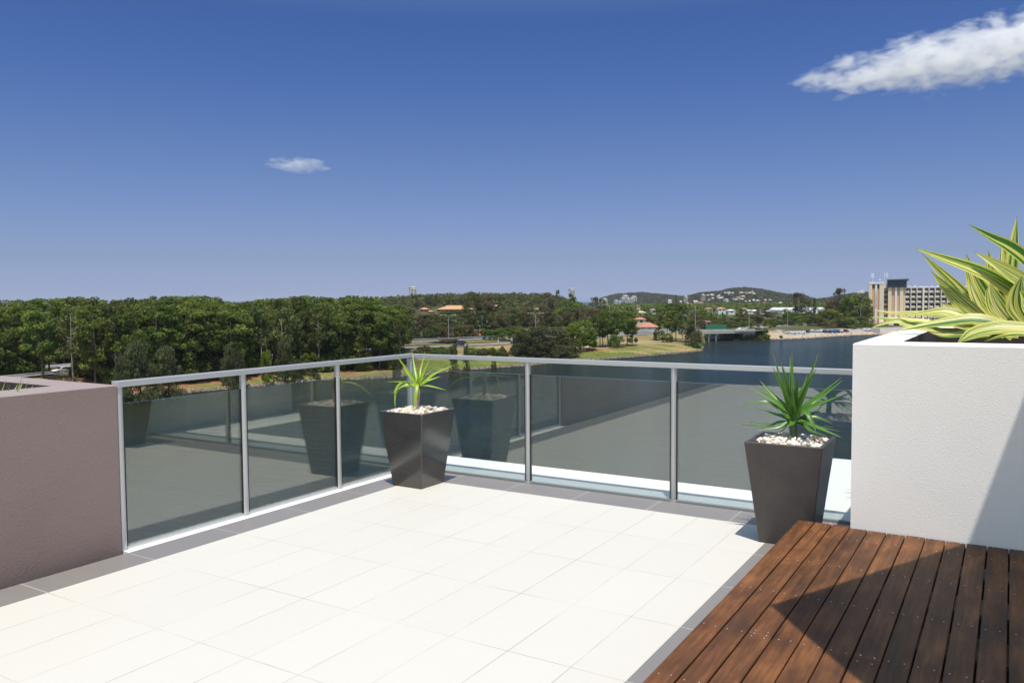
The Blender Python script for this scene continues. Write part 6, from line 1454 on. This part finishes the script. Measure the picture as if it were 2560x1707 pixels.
q = MB(); q.tube([(px(93), 0, ZT + 1.6), (px(99), 0, ZT + 2.6)], .08, 5); q.tube([(px(93), 0, ZT - .6), (px(99), 0, ZT - .6)], .06, 5); q.build('roof_struts', HN, hot)
# balcony wing
MX0 = px(89) + .003; pitch_ = px(14.45); RWZ = ZT - 2.9; nc = 14; nr = 9; MX1 = MX0 + nc * pitch_ + 1
hb('wall', MX0, MX1, 3.4, 16, 0, RWZ - .4, mat('hotel_inner', (.42, .36, .28), .85)); hb('roof', MX0, MX1 + .3, 3.2, 16, RWZ - .4 + .003, RWZ + .2, HWt)
q = MB(); 
for k in range(16): q.box(MX0 + 2 + k * 3.1, MX0 + 3.2 + k * 3.1, 3.6, 5, RWZ + .2, RWZ + .2 + rg.uniform(.3, .9))
q.build('roof_plant', HWt, hot)
for c in range(nc + 1):
    x = MX0 + c * pitch_; w = .32 if c not in (3, 8) else .85
    hb('fin_wall', x, x + w, .9, 3.397, 0, RWZ - .3, HWt)
for r_ in range(nr):
    z1 = RWZ - .3 - r_ * RP
    q = MB(); q.box(MX0 + .5, MX1 - .2, 1.5, 3.39, z1 - RP - .05, z1 - RP + .12); q.build('balcony_slab', HWt, hot)
    for c in range(nc):
        x = MX0 + c * pitch_ + (.45 if c not in (3, 8) else .98)
        if r_ * nc + c < 126:
            x1 = MX0 + (c + 1) * pitch_ - .03
            if c < 10: hb('window', x + .35, x1 - .15, 3.30, 3.397, z1 - RP + .35, z1 - .6, HG)
            if c < 10:
                hb('balustrade_panel', x, x + (x1 - x) * .72, 1.42, 1.5 - .003, z1 - RP + .05, z1 - RP + 1.15, HB)
# podium and garage
hb('podium', px(26), px(140), -6, .09, 0, 4.4, HWt); 
for k, (a, b_) in enumerate(((36, 50), (62, 76))): hb('garage_opening', px(a), px(b_), -6.06, -6.003, .6, 3.4, HG)
# antennas
def antenna(a, vt, n_):
    t = empty('antenna_mast', hot.matrix_world @ Vector((0, 0, 0)), 0); c_, s_ = math.cos(hot.rotation_euler.z), math.sin(hot.rotation_euler.z); lx, ly = px(a), 3
    t.location = (hp.x + lx * c_ - ly * s_, hp.y + lx * s_ + ly * c_, hg + ZT + .5); t.rotation_euler = hot.rotation_euler; H = z_for(2171 + a, vt, HD) - hg - ZT - .5
    q = MB(); q.tube([(0, 0, 0), (0, 0, H)], .09, 6); q.build('pole', WSG, t)
    q = MB()
    for k in range(n_):
        x = (k - (n_ - 1) / 2) * .55; q.box(x - .16, x + .16, -.4, -.2, H - 2.9, H)
        q.tube([(0, 0, H - 1.4), (x, -.3, H - 1.4)], .04, 4)
    q.build('antenna_panels', WSG, t); return t
tag(antenna(9.3, 682.5, 3), 'white triple panel antenna mast at the left end of the hotel roof', 'antenna', 'antennas on the hotel roof')
tag(antenna(39.5, 681.5, 1), 'slim single panel antenna mast in the middle of the hotel roof', 'antenna', 'antennas on the hotel roof')
tag(antenna(45.5, 681.5, 2), 'white double panel antenna mast beside the navy rooftop', 'antenna', 'antennas on the hotel roof')
q = MB(); q.tube([(0, 0, 0), (0, 0, 1.1)], .05, 5); v_, f_ = IV * .38 + np.array([0, 0, 1.4]), IF; q.add([tuple(x) for x in v_], [tuple(x) for x in f_], 0, True)
o = q.build('satellite_dome', WSG); c_, s_ = math.cos(hot.rotation_euler.z), math.sin(hot.rotation_euler.z); o.location = (hp.x + px(27.5) * c_ - 3 * s_, hp.y + px(27.5) * s_ + 3 * c_, hg + ZT + .5); tag(o, 'small white dome on a stick on the hotel tower roof', 'antenna')

# ------------------------------------------------------------------ clouds
def cloud(name, u, v, dist, lx, ly, lz, tilt, dens, nscale, thr, label, taper=0.0, det=6, amp=1.5, lob=1.0):
    d = ray(u, v); c = CAM + d * dist
    q = MB(); V = [(x * lx, y * ly, z * lz) for x, y, z in IV]; q.add(V, [tuple(f) for f in IF], 0, True)
    m = bpy.data.materials.new(name + '_vapour'); m.use_nodes = True; n, l = m.node_tree.nodes, m.node_tree.links; n.clear()
    out = n.new('ShaderNodeOutputMaterial'); pv = n.new('ShaderNodeVolumePrincipled'); pv.inputs['Color'].default_value = (1, 1, 1, 1); pv.inputs['Anisotropy'].default_value = .0
    tc = n.new('ShaderNodeTexCoord')
    def mth(op, a, b=None):
        k = n.new('ShaderNodeMath'); k.operation = op
        for i, x in enumerate((a, b)):
            if x is None: continue
            if isinstance(x, (int, float)): k.inputs[i].default_value = x
            else: l.new(x, k.inputs[i])
        return k.outputs[0]
    sp = n.new('ShaderNodeSeparateXYZ'); l.new(tc.outputs['Object'], sp.inputs[0])
    X = mth('DIVIDE', sp.outputs[0], lx); Y = mth('DIVIDE', sp.outputs[1], ly)
    hgt = mth('ADD', 1.0 - taper, mth('MULTIPLY', X, taper)); Zz = mth('DIVIDE', mth('DIVIDE', sp.outputs[2], lz), hgt)
    r2 = mth('ADD', mth('ADD', mth('POWER', mth('ABSOLUTE', X), 2.6), mth('MULTIPLY', Y, Y)), mth('MULTIPLY', Zz, Zz))
    mp = n.new('ShaderNodeMapping'); mp.inputs['Scale'].default_value = (nscale * .45, nscale, nscale); mp.inputs['Rotation'].default_value = (0, .25, 0); l.new(tc.outputs['Object'], mp.inputs[0])
    t = n.new('ShaderNodeTexNoise'); t.inputs['Scale'].default_value = 1; t.inputs['Detail'].default_value = det; t.inputs['Roughness'].default_value = .58; t.inputs['Distortion'].default_value = .3; l.new(mp.outputs[0], t.inputs['Vector'])
    s = mth('SUBTRACT', mth('ADD', mth('SUBTRACT', 1.0, r2), mth('MULTIPLY', mth('SUBTRACT', t.outputs['Fac'], .5), amp * 2)), thr)
    s = mth('MINIMUM', mth('MAXIMUM', mth('MULTIPLY', s, 2.6), 0.0), 1.0)
    l.new(mth('MULTIPLY', s, dens), pv.inputs['Density']); l.new(pv.outputs[0], out.inputs['Volume'])
    o = q.build(name, m); o.location = c; o.rotation_euler = (0, 0, 0)
    Rm = Matrix((RT, FW, UP)).transposed(); o.rotation_euler = (Rm @ Matrix.Rotation(-tilt, 3, 'Y')).to_euler()
    return tag(o, label, 'cloud', 'clouds')
cloud('cloud', 2400, 140, 3000, 580, 120, 150, R(10), .013, .028, .36, 'long ragged white cloud stretching out of the upper right corner', taper=.36, amp=2.6, det=10)
cloud('cloud', 745, 413, 3000, 128, 60, 30, R(-3), .010, .045, .50, 'small faint flat cloud alone in the open sky', taper=0, amp=2.0)

# ------------------------------------------------------------------ the air
hz = MB(); B_ = 9200; hz.box(-B_, B_, -B_, B_, -24, 78)
HM = bpy.data.materials.new('haze_air'); HM.use_nodes = True; n, l = HM.node_tree.nodes, HM.node_tree.links; n.clear()
pv = n.new('ShaderNodeVolumePrincipled'); pv.inputs['Color'].default_value = (.80, .88, 1.0, 1); pv.inputs['Density'].default_value = .00005; pv.inputs['Anisotropy'].default_value = .2
out = n.new('ShaderNodeOutputMaterial'); l.new(pv.outputs[0], out.inputs['Volume'])
tag(hz.build('haze', HM), 'thin blue air haze that fades the far hills', 'haze', kind='stuff')

# repeats that look alike are told apart by their place in the row
from collections import defaultdict
same = defaultdict(list)
for o in COL.objects:
    if o.parent is None and o.get('label') and not o.get('kind'): same[o['label']].append(o)
ORD = ['first', 'second', 'third', 'fourth', 'fifth', 'sixth', 'seventh', 'eighth', 'ninth', 'tenth']
for lb, L_ in same.items():
    if 1 < len(L_) <= 10:
        L_.sort(key=lambda o: math.atan2(o.location.x - CAM.x, o.location.y - CAM.y))
        for k, o in enumerate(L_):
            nl = lb + ', ' + ORD[k] + ' from left'
            if len(nl.split()) <= 16: o['label'] = nl
